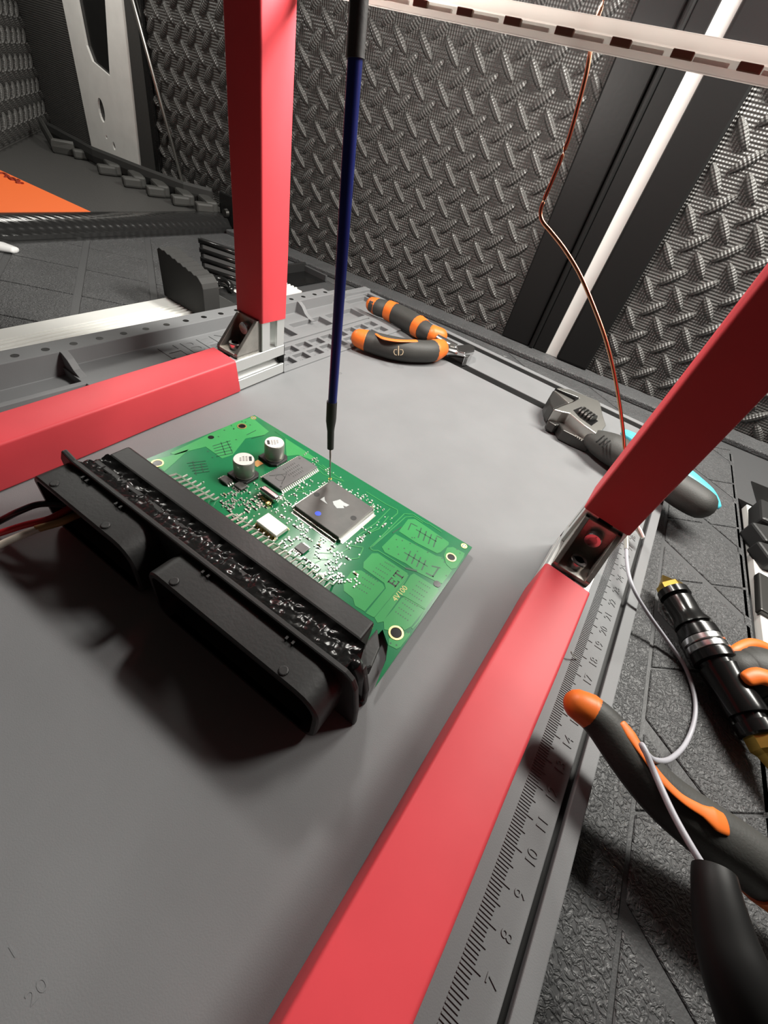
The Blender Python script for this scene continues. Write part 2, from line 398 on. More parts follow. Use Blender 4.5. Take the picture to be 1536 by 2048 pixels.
for k in range(25, 441):
    y = k/10; L = 0.0 if k % 10 == 0 else (-0.09 if k % 5 == 0 else -0.2)
    mt.box(-0.57, L, y-0.016, y+0.016, -0.02, 0.03)
mt.build('ruler_ticks', 'silicone', t, kind='stuff')
MT = lambda x, y, z: frame_xy((x, y, z), (0, 1, 0), (-1, 0, 0))
for n in range(5, 43): text('ruler_number', str(n), 0.48, MT(0.31, n+0.07, 0.0), 'silicone', t, 0.028)
text('moulded_lettering', 'HBFIX', 2.3, MT(-30.45, 22.3, 0.15), 'silicone', t, 0.035)
for i, (x0, x1, y0) in enumerate(cells):
    k = round((y0-28.2)/1.51)
    text('cell_number', str(20+k-1 if x0 < -27 else 45+k), 0.5, MT((x0+x1)/2+0.1, y0+0.6, -0.2), 'mark', t, 0.012)
text('moulded_mark', '20', 0.4, MT(-8.2, 1.0, 0.0), 'silicone', t, 0.008)
text('moulded_mark', '1', 0.4, MT(-9.2, 1.0, 0.0), 'silicone', t, 0.008)
text('moulded_mark', '10', 0.42, MT(-22.4, 28.0, 0.0), 'mark', t, 0.008)
mc = smooth_path([at(1142, 1303, 0.35), at(1144, 1308, 0.28), at(1149, 1314, 0.15), at(1153, 1319, 0.04)])
tag(MB().tube(mc, 0.03, 6).build('metal_shaving', 'tin', base=at(1150, 1316, 0)), 'tiny curled metal shaving lying on the ruler of the mat', 'shaving')

# ================================================================== STAND
t = thing('probe_stand', 'red-sleeved aluminium stand with two base bars and two uprights around the circuit board', 'stand', (-14, 23, 0))
def profile(half=1.0):                       # T-slot cross-section
    a, s, d, e = half, 0.31, 0.18, 0.55
    q = []
    for r in range(4):
        c, sn = (1, 0, -1, 0)[r], (0, 1, 0, -1)[r]
        for x, y in ((a, -a), (a, -s), (a-d, -s), (a-d, -e), (a-0.6, -s*0.9), (a-0.6, s*0.9), (a-d, e), (a-d, s), (a, s)):
            q.append((x*c-y*sn, x*sn+y*c))
    return q
def sleeve(M, L0, L1, half=1.08, wav=0.12, ph=0.0):
    m = MB(M); n = 24; rings = []; cs = []
    rc = 0.13
    for q in range(4):
        for k in range(5):
            a = math.pi/2*(q+k/4); sx, sy = ((1, 1), (-1, 1), (-1, -1), (1, -1))[q]
            cs.append((sx*(half-rc)+rc*math.cos(a), sy*(half-rc)+rc*math.sin(a)))
    for i in range(n+1):
        zz = L0+(L1-L0)*i/n; ring = []
        for x, y in cs:
            a = math.atan2(y, x); e = wav*math.sin(2.6*a+ph) if i == 0 else 0
            dd = 1+0.008*math.sin(zz*0.7+3*a)
            ring.append(m.p((x*dd, y*dd, zz+e)))
        rings.append(ring)
    seg = len(cs)
    for i in range(n):
        for k in range(seg): j = (k+1) % seg; m.f.append([rings[i][k], rings[i][j], rings[i+1][j], rings[i+1][k]])
    m.f.append(rings[-1][:])
    return m
def stand_side(O, ang, near, v_post, z_red, v_red):
    fwd = Vector((math.sin(ang), -math.cos(ang), 0)); side = Vector((math.cos(ang), math.sin(ang), 0)); upv = Vector((0, 0, 1))
    # bar: local z = along the bar toward the camera, local x = side, local y = up
    Mb = Matrix(((side.x, 0, fwd.x, O[0]), (side.y, 0, fwd.y, O[1]), (0, 1, 0, 1.1), (0, 0, 0, 1)))
    bar = MB(Mb).prism(profile(), 0, v_red+0.6).build('base_bar', 'aluminium', t, bevel=0.02, bseg=1)
    sleeve(Mb, v_red, near+0.1).build('red_sleeve', 'red_film', bar, smooth='auto')
    MB(Mb).box(-0.98, 0.98, -0.98, 0.98, -0.06, 0.0).build('end_cap', 'black_plastic', bar)
    pc = Vector((O[0], O[1], 0))+fwd*(v_post+1.0)
    Mp = Matrix(((side.x, fwd.x, 0, pc.x), (side.y, fwd.y, 0, pc.y), (0, 0, 1, 2.10), (0, 0, 0, 1)))
    post = MB(Mp).prism(profile(), 0, z_red-2.10+0.6).build('upright', 'aluminium', t, bevel=0.02, bseg=1)
    sleeve(Mp, z_red-2.10, 32.1, ph=1.2).build('red_sleeve', 'red_film', post, smooth='auto')
    # cast corner bracket, between post front and sleeve
    Ml = Matrix(((side.x, fwd.x, 0, pc.x+fwd.x*1.0), (side.y, fwd.y, 0, pc.y+fwd.y*1.0), (0, 0, 1, 2.10), (0, 0, 0, 1)))
    D = 1.95
    br = MB(Ml)
    br.box(-0.85, 0.85, 0.0, D, 0.0, 0.22); br.box(-0.85, 0.85, 0.0, 0.22, 0.0, D)
    for sx in (-1, 1):
        a0, a1 = sorted((sx*0.85, sx*0.63))
        pr = [(0, 0), (D, 0), (D, 0.28), (0.28, D), (0, D)]
        b = [br.p((a0, y, z)) for y, z in pr]; c = [br.p((a1, y, z)) for y, z in pr]
        br.f.append(b); br.f.append(c[::-1])
        for i in range(5): j = (i+1) % 5; br.f.append([b[i], b[j], c[j], c[i]])
    bo = br.build('corner_bracket', 'cast_metal', t, bevel=0.03)
    for hor in (0, 1):
        # bolt heads: one on the bar, one on the post
        c0 = Ml @ (Vector((0, 1.3, 0.15)) if not hor else Vector((0, 0.15, 1.28)))
        dr = upv if not hor else fwd
        pts = [c0, c0+dr*0.06, c0+dr*0.4, c0+dr*0.44, c0+dr*0.44, c0+dr*0.2]
        MB().tube(pts, [0.3, 0.36, 0.37, 0.34, 0.2, 0.19], 18).build('bolt', 'steel', bo, smooth='auto')
stand_side((-25.66, 24.35), 0.0545, 33, 0.05, 3.95, 4.2)
stand_side((-2.42, 23.55), -0.016, 32, 0.05, 4.2, 4.15)

# ---- acrylic crosspiece hung behind the uprights
t = thing('acrylic_panel', 'clear acrylic panel with a frosted slotted edge hanging above the mat', 'panel', (-8, 24.4, 17.3))
YP = 24.45
MB().box(-24.4, 2.5, YP, YP+0.35, 17.33, 17.5).build('lower_rail', 'frosted', t, bevel=0.03)
MB().box(-24.4, 2.5, YP, YP+0.35, 17.68, 18.03).build('upper_rail', 'frosted', t, bevel=0.03)
MB().box(-24.4, 2.5, YP+0.12, YP+0.3, 17.5, 17.68).build('web', 'frosted', t)
MB().box(-24.4, 2.5, YP+0.05, YP+0.3, 18.03, 25).build('pane', 'acrylic', t)
for k in range(-3, 9):
    x = -14.65+1.913*k
    MB().box(x-0.32, x+0.32, YP-0.01, YP+0.14, 17.49, 17.69).build('slot', 'amber', t, bevel=0.03)
    MB().box(x+0.36, x+1.35, YP+0.02, YP+0.14, 17.5, 17.6).build('tab', 'frosted', t)

# ================================================================== PROBE
tip = at(660, 962, 0.52)
t = thing('test_probe', 'blue rod probe with black sleeve touching the circuit board with its needle', 'probe', tip)
def PP(u, v): return aty(u, v, tip.y)
MB().tube([tip, PP(661, 890)], [0.03, 0.055], 8).build('needle', 'satin_steel', t, smooth=True)
def rr(p, px): return px/2/pxcm(p)
a = [PP(661, 897), PP(661.5, 862), PP(661.5, 855), PP(662, 842), PP(662.5, 835), PP(664, 803)]
MB().tube(a, [rr(a[0], 13), rr(a[1], 14), rr(a[2], 16), rr(a[3], 20), rr(a[4], 20.5), rr(a[5], 21)], 16).build('sleeve', 'black_rubber', t, smooth='auto')
b0, b1 = PP(664.3, 812), PP(711, 105)
MB().tube([b0, b1], [rr(b0, 17.5), rr(b1, 31)], 20).build('rod', 'blue_anodised', t, smooth='auto')
b2 = b1+(b1-b0)*0.9; c0 = PP(711, 118)
MB().tube([c0, b1, b2], [rr(c0, 37), rr(b1, 37), rr(b1, 37)], 20).build('grip', 'black_rubber', t, smooth='auto')

# ================================================================== CIRCUIT BOARD
BZ = 0.46
t = thing('circuit_board', 'green engine control circuit board with a long black sealed connector', 'circuit board', (-14, 14, 0))
poly = [(-21.4, 18.85), (-6.68, 19.48), (-6.35, 10.8), (-6.63, 11.88), (-6.92, 12.42), (-7.45, 12.8), (-7.6, 10.6), (-21.6, 10.3)]
MB().prism(poly, 0.3, BZ).build('board', 'solder_mask', t)
def c1(x, y): return at(280+x*.2344, 800+y*.2344, BZ)
def c2(x, y): return at(480+x*.20833, 880+y*.20833, BZ)
def c3(x, y): return at(660+x*.1953, 980+y*.1953, BZ)
def flat(name, pts, m, z=BZ, h=0.012): return MB().prism([(p.x, p.y) for p in pts], z-0.02, z+h).build(name, m, t)
pour = [
 [c3(*q) for q in ((705,425),(800,300),(870,300),(985,375),(1100,455),(1215,535),(1215,560),(1130,640),(1095,650),(880,540))],
 [c3(*q) for q in ((530,585),(665,450),(1085,675),(1150,690),(1190,770),(1250,825),(1150,960),(1060,925),(900,845),(770,750),(735,735),(560,640))],
 [c3(*q) for q in ((1165,670),(1200,590),(1260,585),(1380,650),(1365,690),(1290,800),(1240,810),(1190,760))],
 [c3(*q) for q in ((345,740),(430,650),(490,650),(795,855),(790,875),(445,1305),(365,1262),(570,1010),(555,955),(340,800))],
 [c3(*q) for q in ((137,945),(225,830),(320,825),(540,962),(560,1005),(355,1245),(255,1185),(235,1110),(142,1035))],
 [c3(*q) for q in ((825,875),(860,855),(1105,1010),(1105,1030),(975,1215),(770,1095),(740,1085),(700,1070))],
 [c3(*q) for q in ((735,1105),(765,1105),(965,1228),(830,1400),(760,1440),(735,1405),(690,1395),(640,1400),(610,1440),(555,1430),(550,1350))],
 [c3(*q) for q in ((805,880),(690,1065),(725,1090),(540,1350),(485,1362),(455,1310))],
 [c3(*q) for q in ((600,1530),(620,1510),(720,1530),(780,1460),(815,1460),(820,1480),(720,1610),(680,1630),(600,1590))],
 [c1(*q) for q in ((955,150),(840,180),(600,290),(260,455),(300,470),(440,430),(560,400),(700,500),(790,470),(900,330),(1060,300),(1100,270))],
 [c1(*q) for q in ((250,480),(90,520),(210,610),(290,540),(420,420))],
 [c1(*q) for q in ((1150,270),(1260,340),(1400,430),(1500,500),(1480,520),(1350,470),(1250,480),(1240,330))],
]
for q in pour: flat('copper_area', q, 'copper_pour')
# long traces
def trace(pts, w=0.05, m='copper_pour', name='trace'):
    mm = MB()
    for p, q in zip(pts, pts[1:]):
        p, q = Vector(p), Vector(q); d = (q-p); d.z = 0
        if d.length < 1e-4: continue
        d.normalize(); n = Vector((-d.y, d.x, 0))*w/2
        mm.prism([(x.x, x.y) for x in (p-n, q-n, q+n, p+n)], BZ-0.01, BZ+0.014)
    return mm
mm = MB()
def add_trace(pts, w=0.05):
    k = trace(pts, w); o = len(mm.v); mm.v += k.v; mm.f += [[i+o for i in f] for f in k.f]
for pts in (((400,600),(760,245),(850,250),(985,340),(1020,350),(1140,430)), ((430,580),(770,280),(850,270),(950,335)), ((370,20),(580,150),(690,205),(690,240),(610,310)),
            ((400,590),(440,620),(490,620),(780,800),(880,830)), ((380,1250),(590,1010)), ((450,1300),(800,870)), ((545,1350),(760,1100),(970,1220),(1110,1030)),
            ((840,1420),(910,1340),(975,1225)), ((160,560),(340,590),(330,620),(290,700),(190,710)), ((300,480),(500,400),(600,270)), ((260,520),(480,380))):
    add_trace([c3(*q) for q in pts], 0.05)
for pts in (((740,270),(800,330),(1000,400)), ((760,260),(860,330)), ((790,240),(900,330),(990,390)), ((500,430),(560,470),(640,460)), ((480,470),(560,500),(650,500)), ((560,430),(620,500)),
            ((700,200),(850,300)), ((860,1060),(960,1090),(1060,1030)), ((700,1130),(860,1150)), ((740,1080),(880,1090),(940,1040)), ((700,1190),(780,1150),(850,1150)), ((1130,920),(1300,800),(1440,660))):
    add_trace([c2(*q) for q in pts], 0.045)
mm.build('traces', 'copper_pour', t, kind='stuff')
# dark via rows and heat-sink hatchings
vd = MB()
def vrow(a, b, n, r=0.032):
    for i in range(n):
        p = a+(b-a)*(i/(n-1)); vd.disc((p.x, p.y), r, BZ+0.0155, 6)
for a, b in (((915,940),(1020,1005)),((885,980),(990,1050)),((850,1022),(960,1095)),((820,1060),(935,1135)),((775,1120),(890,1190)),((745,1160),(855,1240)),((708,1208),(825,1285)),((675,1250),(795,1335)),
             ((370,860),(485,935)),((335,900),(445,970)),((290,945),(410,1015)),((255,985),(375,1058)),((565,740),(655,790)),((515,760),(615,828)),((475,800),(585,865)),((445,835),(550,905))):
    vrow(c3(*a), c3(*b), 6)
dk = MB()
def dash(a, b, w=0.05):
    d = (b-a).normalized(); n = Vector((-d.y, d.x, 0))*w/2
    dk.prism([(x.x, x.y) for x in (a-n, b-n, b+n, a+n)], BZ, BZ+0.016)
for i in range(4):
    x, y = 910+52*i, 445+32*i; dash(c3(x+25, y-55), c3(x-8, y+45), 0.06)
    x, y = 790+52*i, 680+32*i; dash(c3(x+35, y-55), c3(x-8, y+45), 0.06)
dash(c3(880, 405), c3(1090, 530), 0.05); dash(c3(760, 640), c3(1000, 785), 0.05)
dash(c3(830, 340), c3(800, 410), 0.05); dash(c3(835, 345), c3(895, 375), 0.05); dash(c3(1040, 780), c3(1130, 800), 0.07); dash(c3(1110, 800), c3(1050, 890), 0.07); dash(c3(980, 850), c3(1060, 890), 0.07)
dash(c3(1090, 470), c3(1150, 500), 0.06); dash(c3(640, 440), c3(730, 380), 0.05); dash(c3(770, 800), c3(890, 830), 0.1)
for i in range(5):
    x, y = 680+30*i, 350+24*i; dash(c1(x+30, y), c1(x-35, y+55), 0.04) if False else None
    dash(c1(620+8*i, 395+22*i), c1(770+6*i, 350+26*i), 0.05); dash(c1(400+15*i, 540+22*i), c1(560+8*i, 520+22*i), 0.045)
dash(c1(690, 360), c1(730, 470), 0.04); dash(c1(740, 350), c1(790, 450), 0.04); dash(c1(450, 520), c1(480, 640), 0.04); dash(c1(520, 540), c1(540, 610), 0.04)
dash(c1(910, 300), c1(990, 260), 0.04); dash(c1(950, 330), c1(1060, 300), 0.03)
dk.build('dark_hatching', 'via_dark', t, kind='stuff')
for (x, y) in ((690,585),(600,605),(680,510),(740,520),(820,550),(880,560),(895,630),(760,600),(700,660),(840,490),(865,490),(1000,640),(1330,650),(1300,610),(1145,700),(1170,740),(1190,880),(800,1460),(620,1570),(680,1590)): q = c3(x, y); vd.disc((q.x, q.y), 0.04, BZ+0.0155, 6)
for (x, y) in ((720,260),(780,220),(800,245),(870,185),(900,190),(940,215),(820,340),(580,440),(670,315),(800,250),(560,545),(620,490)): q = c1(x, y); vd.disc((q.x, q.y), 0.045, BZ+0.0155, 6)
vd.build('vias', 'via_dark', t, kind='stuff')
# mounting holes
for (u, v, r, ringed) in ((484, 853, 0.2, 1), (422, 875, 0.16, 0), (315, 927, 0.22, 1), (902, 1115, 0.2, 1), (874, 1168, 0.17, 0), (792, 1266, 0.24, 1)):
    p = at(u, v, BZ); h = MB().disc((p.x, p.y), r, BZ+0.018, 20).build('mounting_hole', 'black_gloss', t)
    if ringed: MB().ring((p.x, p.y), r*0.98, r*1.3, BZ, BZ+0.03).build('gold_ring', 'gold_pad', h, smooth='auto')
for (u, v) in ((507, 836), (928, 1092)):
    p = at(u, v, BZ); f = MB().ring((p.x, p.y), 0.1, 0.16, BZ, BZ+0.015).build('fiducial', 'gold_pad', t)
    MB().box(p.x-0.09, p.x+0.09, p.y-0.02, p.y+0.02, BZ, BZ+0.016).box(p.x-0.02, p.x+0.02, p.y-0.09, p.y+0.09, BZ, BZ+0.017).build('cross', 'tin', f)
# printing on the board: E T in black serif, then a gold code
Me = frame_xy(at(793, 1163, BZ+0.013), at(805, 1146, BZ)-at(786, 1170, BZ), (at(784, 1150, BZ)-at(803, 1166, BZ)))
e0 = at(784, 1168, BZ); e1 = at(801, 1147, BZ); xd = (e1-e0).normalized(); yd = Vector((-xd.y, xd.x, 0))
Me = frame_xy((e0+e1)/2+Vector((0, 0, 0.013)), xd, yd)
h = 0.42
le = MB(Me)
le.box(-0.40, -0.33, -h/2, h/2, 0, 0.006).box(-0.44, -0.06, -h/2, -h/2+0.05, 0, 0.006).box(-0.44, -0.09, h/2-0.05, h/2, 0, 0.006).box(-0.36, -0.16, -0.025, 0.025, 0, 0.006)
le.box(-0.09, -0.06, -h/2, -h/2+0.12, 0, 0.006).box(-0.11, -0.09, h/2-0.11, h/2, 0, 0.006).box(-0.18, -0.16, -0.07, 0.07, 0, 0.006)
le.box(0.19, 0.26, -h/2, h/2, 0, 0.006).box(0.03, 0.42, h/2-0.05, h/2, 0, 0.006).box(0.12, 0.33, -h/2, -h/2+0.04, 0, 0.006).box(0.03, 0.06, h/2-0.13, h/2, 0, 0.006).box(0.39, 0.42, h/2-0.13, h/2, 0, 0.006)
le.build('printed_letters', 'black_ink', t)
g0 = at(790, 1199, BZ); g1 = at(810, 1176, BZ); xd = (g1-g0).normalized(); yd = Vector((-xd.y, xd.x, 0))
text('printed_code', '4V100', 0.36, frame_xy((g0+g1)/2+Vector((0, 0, 0.012)), xd, yd), 'gold_print', t, 0.006)

# ---- chips
def chip(name, x0, x1, y0, y1, h, m, sides, pitch, lead=0.12, lh=None, bev=0.03, leadmat='tin', z=BZ):
    o = MB().box(x0, x1, y0, y1, z+0.05, z+h).build(name, m, t, bevel=bev)
    lm = MB(); zt = z+h*0.5
    for sd in sides:
        a, b = (x0, x1) if sd in 'NS' else (y0, y1); n = max(2, int((b-a-0.1)/pitch)+1); st = (a+b)/2-(n-1)*pitch/2
        for i in range(n):
            c = st+i*pitch; w = pitch*0.28
            if sd == 'N': lm.box(c-w, c+w, y1, y1+lead*0.5, zt-0.02, zt).box(c-w, c+w, y1+lead*0.4, y1+lead*0.6, z, zt).box(c-w, c+w, y1+lead*0.5, y1+lead*1.2, z, z+0.025)
            if sd == 'S': lm.box(c-w, c+w, y0-lead*0.5, y0, zt-0.02, zt).box(c-w, c+w, y0-lead*0.6, y0-lead*0.4, z, zt).box(c-w, c+w, y0-lead*1.2, y0-lead*0.5, z, z+0.025)
            if sd == 'E': lm.box(x1, x1+lead*0.5, c-w, c+w, zt-0.02, zt).box(x1+lead*0.4, x1+lead*0.6, c-w, c+w, z, zt).box(x1+lead*0.5, x1+lead*1.2, c-w, c+w, z, z+0.025)
            if sd == 'W': lm.box(x0-lead*0.5, x0, c-w, c+w, zt-0.02, zt).box(x0-lead*0.6, x0-lead*0.4, c-w, c+w, z, zt).box(x0-lead*1.2, x0-lead*0.5, c-w, c+w, z, z+0.025)
    lm.build('leads', leadmat, o, kind='stuff')
    return o
mc = chip('main_chip', -14.35, -11.6, 14.95, 17.66, 0.32, 'chip', 'NSEW', 0.0625, 0.2)
tag(mc, 'large square dark processor with a blue dot')
ZC = BZ+0.32
for (u, v, r, m, nm, e) in ((633.5, 989, 0.15, 'print_dark', 'dimple', 1), (707, 1036, 0.15, 'print_dark', 'dimple', 1), (636, 1027, 0.15, 'blue_dot', 'blue_mark', 0.85)):
    p = at(u, v, ZC); MB().cyl((p.x, p.y), r, ZC-0.02, ZC+0.006, 20).build(nm, m, mc)
for pl in (((890,590),(930,580),(960,570),(1000,600),(1050,625),(1020,640),(990,630),(1000,655),(930,655),(900,620)), ((770,570),(810,545),(815,580),(840,615),(800,590))):
    MB().prism([(q.x, q.y) for q in (at(480+x*.20833, 880+y*.20833, ZC) for x, y in pl)], ZC-0.01, ZC+0.005).build('white_scuff', 'white_print', mc)
me_ = chip('memory_chip', -16.93, -15.65, 15.33, 18.02, 0.18, 'chip_grey', 'EW', 0.127, 0.14)
ZM = BZ+0.18
mp = MB()
for i in range(6):
    a = [at(463+x*.1302+0, 860+y*.1302, ZM) for x, y in ((680, 700),)]
cx, cy = -16.3, 15.95
for i in range(6):
    a0, a1 = math.radians(60*i), math.radians(60*i+60)
    p, q = Vector((cx+0.24*math.cos(a0), cy+0.24*math.sin(a0), 0)), Vector((cx+0.24*math.cos(a1), cy+0.24*math.sin(a1), 0))
    d = (q-p).normalized(); n = Vector((-d.y, d.x, 0))*0.012; mp.prism([(x.x, x.y) for x in (p-n, q-n, q+n, p+n)], ZM-0.01, ZM+0.004)
for (p, q) in (((-16.75, 15.65), (-16.3, 16.4)), ((-16.3, 16.4), (-15.9, 15.65)), ((-16.75, 15.65), (-16.55, 15.85)), ((-16.05, 15.85), (-15.9, 15.65))):
    p, q = Vector((*p, 0)), Vector((*q, 0)); d = (q-p).normalized(); n = Vector((-d.y, d.x, 0))*0.012; mp.prism([(x.x, x.y) for x in (p-n, q-n, q+n, p+n)], ZM-0.01, ZM+0.004)
for r_, (xx, ya, yb) in enumerate(((-16.62, 16.5, 17.3), (-16.38, 16.45, 17.4), (-16.14, 16.4, 17.4), (-15.92, 16.5, 17.2))):
    y = ya
    while y < yb: L = random.uniform(0.05, 0.1); mp.box(xx-0.06, xx+0.06, y, y+L*0.4, ZM-0.01, ZM+0.004); mp.box(xx-0.06, xx-0.04, y, y+L, ZM-0.01, ZM+0.004); y += 0.13
mp.build('chip_print', 'print_grey', me_, kind='stuff')
for q in ((-16.75, 17.8), (-15.8, 15.5)): MB().cyl(q, 0.06, ZM-0.01, ZM+0.004, 14).build('dimple', 'print_grey', me_)
tag(chip('logic_chip', -14.85, -13.6, 13.07, 13.8, 0.28, 'cap_top', 'SN', 0.127, 0.1, leadmat='gold_pad'), 'bright silvery narrow chip beside the connector pins')
chip('small_chip', -12.68, -12.17, 13.25, 13.7, 0.13, 'chip_grey', 'SN', 0.085, 0.1)
for (u, v) in ((452, 960), (481, 972)):
    p = at(u, v, BZ+0.1); chip('small_chip', p.x-0.26, p.x+0.26, p.y-0.2, p.y+0.2, 0.16, 'chip', 'SN' if u > 460 else 'EW', 0.127, 0.12)
p = at(540, 985, BZ+0.4)
cr = MB().box(p.x-0.55, p.x+0.5, p.y-0.2, p.y+0.2, BZ+0.12, BZ+0.46); cr.M = None
co = cr.build('crystal', 'steel', t, bevel=0.12, bseg=3, smooth='auto')
MB().box(p.x-0.3, p.x+0.3, p.y-0.35, p.y-0.2, BZ, BZ+0.1).box(p.x+0.2, p.x+0.35, p.y-0.5, p.y-0.2, BZ, BZ+0.2).build('solder_tabs', 'gold_pad', co, bevel=0.04)
# ---- electrolytic capacitors
for (cx, cy, ba) in ((-17.66, 14.86, 0.9), (-17.72, 16.9, -2.2)):
    o = MB().tube([(cx, cy, BZ+z) for z in (0.14, 0.17, 0.24, 0.30, 1.02, 1.08, 1.1)], [0.46, 0.49, 0.47, 0.51, 0.51, 0.485, 0.42], 32, up=(0, 1, 0)).build('capacitor', 'cap_can', t, smooth='auto')
    b = 0.58
    MB().prism([(cx-b, cy-b), (cx+b-0.2, cy-b), (cx+b, cy-b+0.2), (cx+b, cy+b-0.2), (cx+b-0.2, cy+b), (cx-b, cy+b)], BZ, BZ+0.16).build('capacitor_base', 'black_plastic', o, bevel=0.03)
    MB().cyl((cx, cy), 0.47, BZ+1.09, BZ+1.107, 32).build('capacitor_top', 'cap_top', o)
    Mk = frame_xy((cx, cy, BZ+1.107), (math.cos(ba), math.sin(ba), 0), (-math.sin(ba), math.cos(ba), 0)); pk = MB(Mk)
    pk.box(0.24, 0.37, -0.17, 0.17, 0, 0.004)
    for xx, n in ((0.12, 4), (-0.02, 4), (-0.16, 3)):
        for k in range(n): pk.box(xx-0.045, xx+0.045, -0.16+k*0.1, -0.13+k*0.1, 0, 0.004); pk.box(xx+0.02, xx+0.045, -0.16+k*0.1, -0.1+k*0.1, 0, 0.004)
    pk.build('capacitor_print', 'print_dark', o, kind='stuff')
# gold inspection pad beside the capacitors
p = at(515, 927, BZ); gp = MB().box(p.x-0.2, p.x+0.2, p.y-0.22, p.y+0.22, BZ, BZ+0.015).build('gold_test_pad', 'gold_pad', t, bevel=0.01)
p = at(660, 958, BZ); MB().cyl((p.x, p.y), 0.09, BZ, BZ+0.02, 14).build('gold_test_pad', 'gold', t)
# ---- a crowd of tiny surface-mount parts
sil, blk, brn = MB(), MB(), MB()
busy = [(-14.5, -11.4, 14.7, 17.8), (-17.1, -15.5, 15.1, 18.1), (-15.0, -13.45, 12.9, 13.95), (-12.8, -12.05, 13.1, 13.85), (-18.35, -17.0, 14.2, 17.6), (-19.2, -17.6, 13.3, 14.2)]
def free(x, y): return not any(a-0.08 < x < b+0.08 and c-0.08 < y < d+0.08 for a, b, c, d in busy)
def smd(x, y):
    w, l = random.choice(((0.045, 0.085), (0.035, 0.06), (0.06, 0.11), (0.035, 0.07))); hz = random.random() < 0.5
    a, b = (l, w) if hz else (w, l); k = random.random()
    if k < 0.36:
        blk.box(x-a*0.6, x+a*0.6, y-b*0.6, y+b*0.6, BZ, BZ+0.05)
    elif k < 0.40: brn.box(x-a*0.6, x+a*0.6, y-b*0.6, y+b*0.6, BZ, BZ+0.07)
    e = 0.025 if k < 0.45 else random.uniform(0.02, 0.045)
    if hz: sil.box(x-a-e, x-a*0.55, y-b*0.7, y+b*0.7, BZ, BZ+0.055).box(x+a*0.55, x+a+e, y-b*0.7, y+b*0.7, BZ, BZ+0.055)
    else: sil.box(x-a*0.7, x+a*0.7, y-b-e, y-b*0.55, BZ, BZ+0.055).box(x-a*0.7, x+a*0.7, y+b*0.55, y+b+e, BZ, BZ+0.055)
for (x0, x1, y0, y1, n) in ((-17.2, -14.5, 12.75, 15.2, 95), (-15.5, -14.4, 14.9, 17.9, 22), (-14.6, -10.6, 12.85, 14.75, 95), (-14.2, -11.2, 17.75, 18.25, 22), (-11.4, -10.6, 14.3, 17.6, 14), (-11.0, -9.5, 12.9, 14.2, 30), (-17.0, -15.0, 18.1, 18.7, 10), (-18.6, -17.2, 13.0, 13.9, 8)):
    for _ in range(n):
        x, y = random.uniform(x0, x1), random.uniform(y0, y1)
        if free(x, y): smd(x, y)
for _ in range(170):
    x, y = random.uniform(-17.2, -10.4), random.uniform(12.8, 18.5)
    if free(x, y): sil.disc((x, y), random.uniform(0.025, 0.045), BZ+0.016, 7)
sil.build('solder_pads', 'tin', t, kind='stuff'); blk.build('small_resistors', 'chip', t, kind='stuff'); brn.build('small_ceramics', 'ceramic', t, kind='stuff')

# ---- connector
RC = 0.042
Mc = Matrix.Translation((-14, 10, 0)) @ Matrix.Rotation(RC, 4, 'Z') @ Matrix.Translation((14, -10, 0))
con = MB(Mc).box(-20.35, -7.4, 10.5, 11.42, 0.03, 2.5).build('connector_header', 'black_plastic', t, bevel=0.12, bseg=3)
# end cheek that closes the header at the right
MB(Mc).prism([(-7.5, 10.4), (-7.1, 10.3), (-6.8, 10.9), (-6.98, 11.7), (-7.5, 12.3)], 0.03, 0.75).build('end_cheek', 'black_plastic', con, bevel=0.08)
fr = MB(frame_xy((0, 0, 0), (1, 0, 0), (0, 0, 1)))
Mf = Mc @ frame_xy((0, 9.36, 0), (1, 0, 0), (0, 0, 1))
MB(Mf).prism([(-21.1, 0.15), (-6.2, 0.03), (-6.3, 1.0), (-6.6, 2.4), (-6.8, 2.78), (-7.1, 2.95), (-20.2, 2.95), (-20.75, 3.15), (-21.1, 2.6)], 0.0, 0.22).build('flange', 'black_plastic', con, bevel=0.06)
MB(Mf).prism([(-20.7, 0.15), (-6.3, 0.03), (-6.4, 1.0), (-6.8, 2.3), (-20.3, 2.5)], -0.75, -0.5).build('flange_rear_lip', 'black_plastic', con, bevel=0.06)
# lumpy black sealant between flange and header
gm = MB(Mc); nxg, nyg = 170, 12; grid = []
def lump(x, y):
    s = math.sin(x*9.1+3*math.sin(y*7))*math.sin(y*11+2*math.sin(x*3.7))+0.7*math.sin(x*21+y*17)*math.sin(y*29-x*13)+0.5*math.sin(x*4.3+1.3*y)
    return s
for i in range(nxg+1):
    x = -20.45+13.3*i/nxg; row = []
    for j in range(nyg+1):
        y = 9.34+1.2*j/nyg
        z = 2.66+0.16*math.cos(math.pi*(j/nyg))-0.2*math.sin(math.pi*j/nyg)**0.6+0.075*lump(x, y)*math.sin(math.pi*j/nyg)**0.3
        if i in (0, nxg): z = 0.6
        row.append(gm.p((x, y, z)))
    grid.append(row)
for i in range(nxg):
    for j in range(nyg): gm.f.append([grid[i][j], grid[i+1][j], grid[i+1][j+1], grid[i][j+1]])
gm.build('sealant', 'potting', con, smooth=True, kind=None)
gl = MB(Mc)
gl.tube(smooth_path([(-7.2, 9.8, 2.5), (-6.95, 9.95, 1.8), (-6.75, 10.0, 1.0), (-6.6, 10.0, 0.5), (-6.55, 9.85, 0.33)]), interp([0.25, 0.3, 0.25, 0.2, 0.22]), 10).build('sealant_drip', 'potting', con, smooth=True)
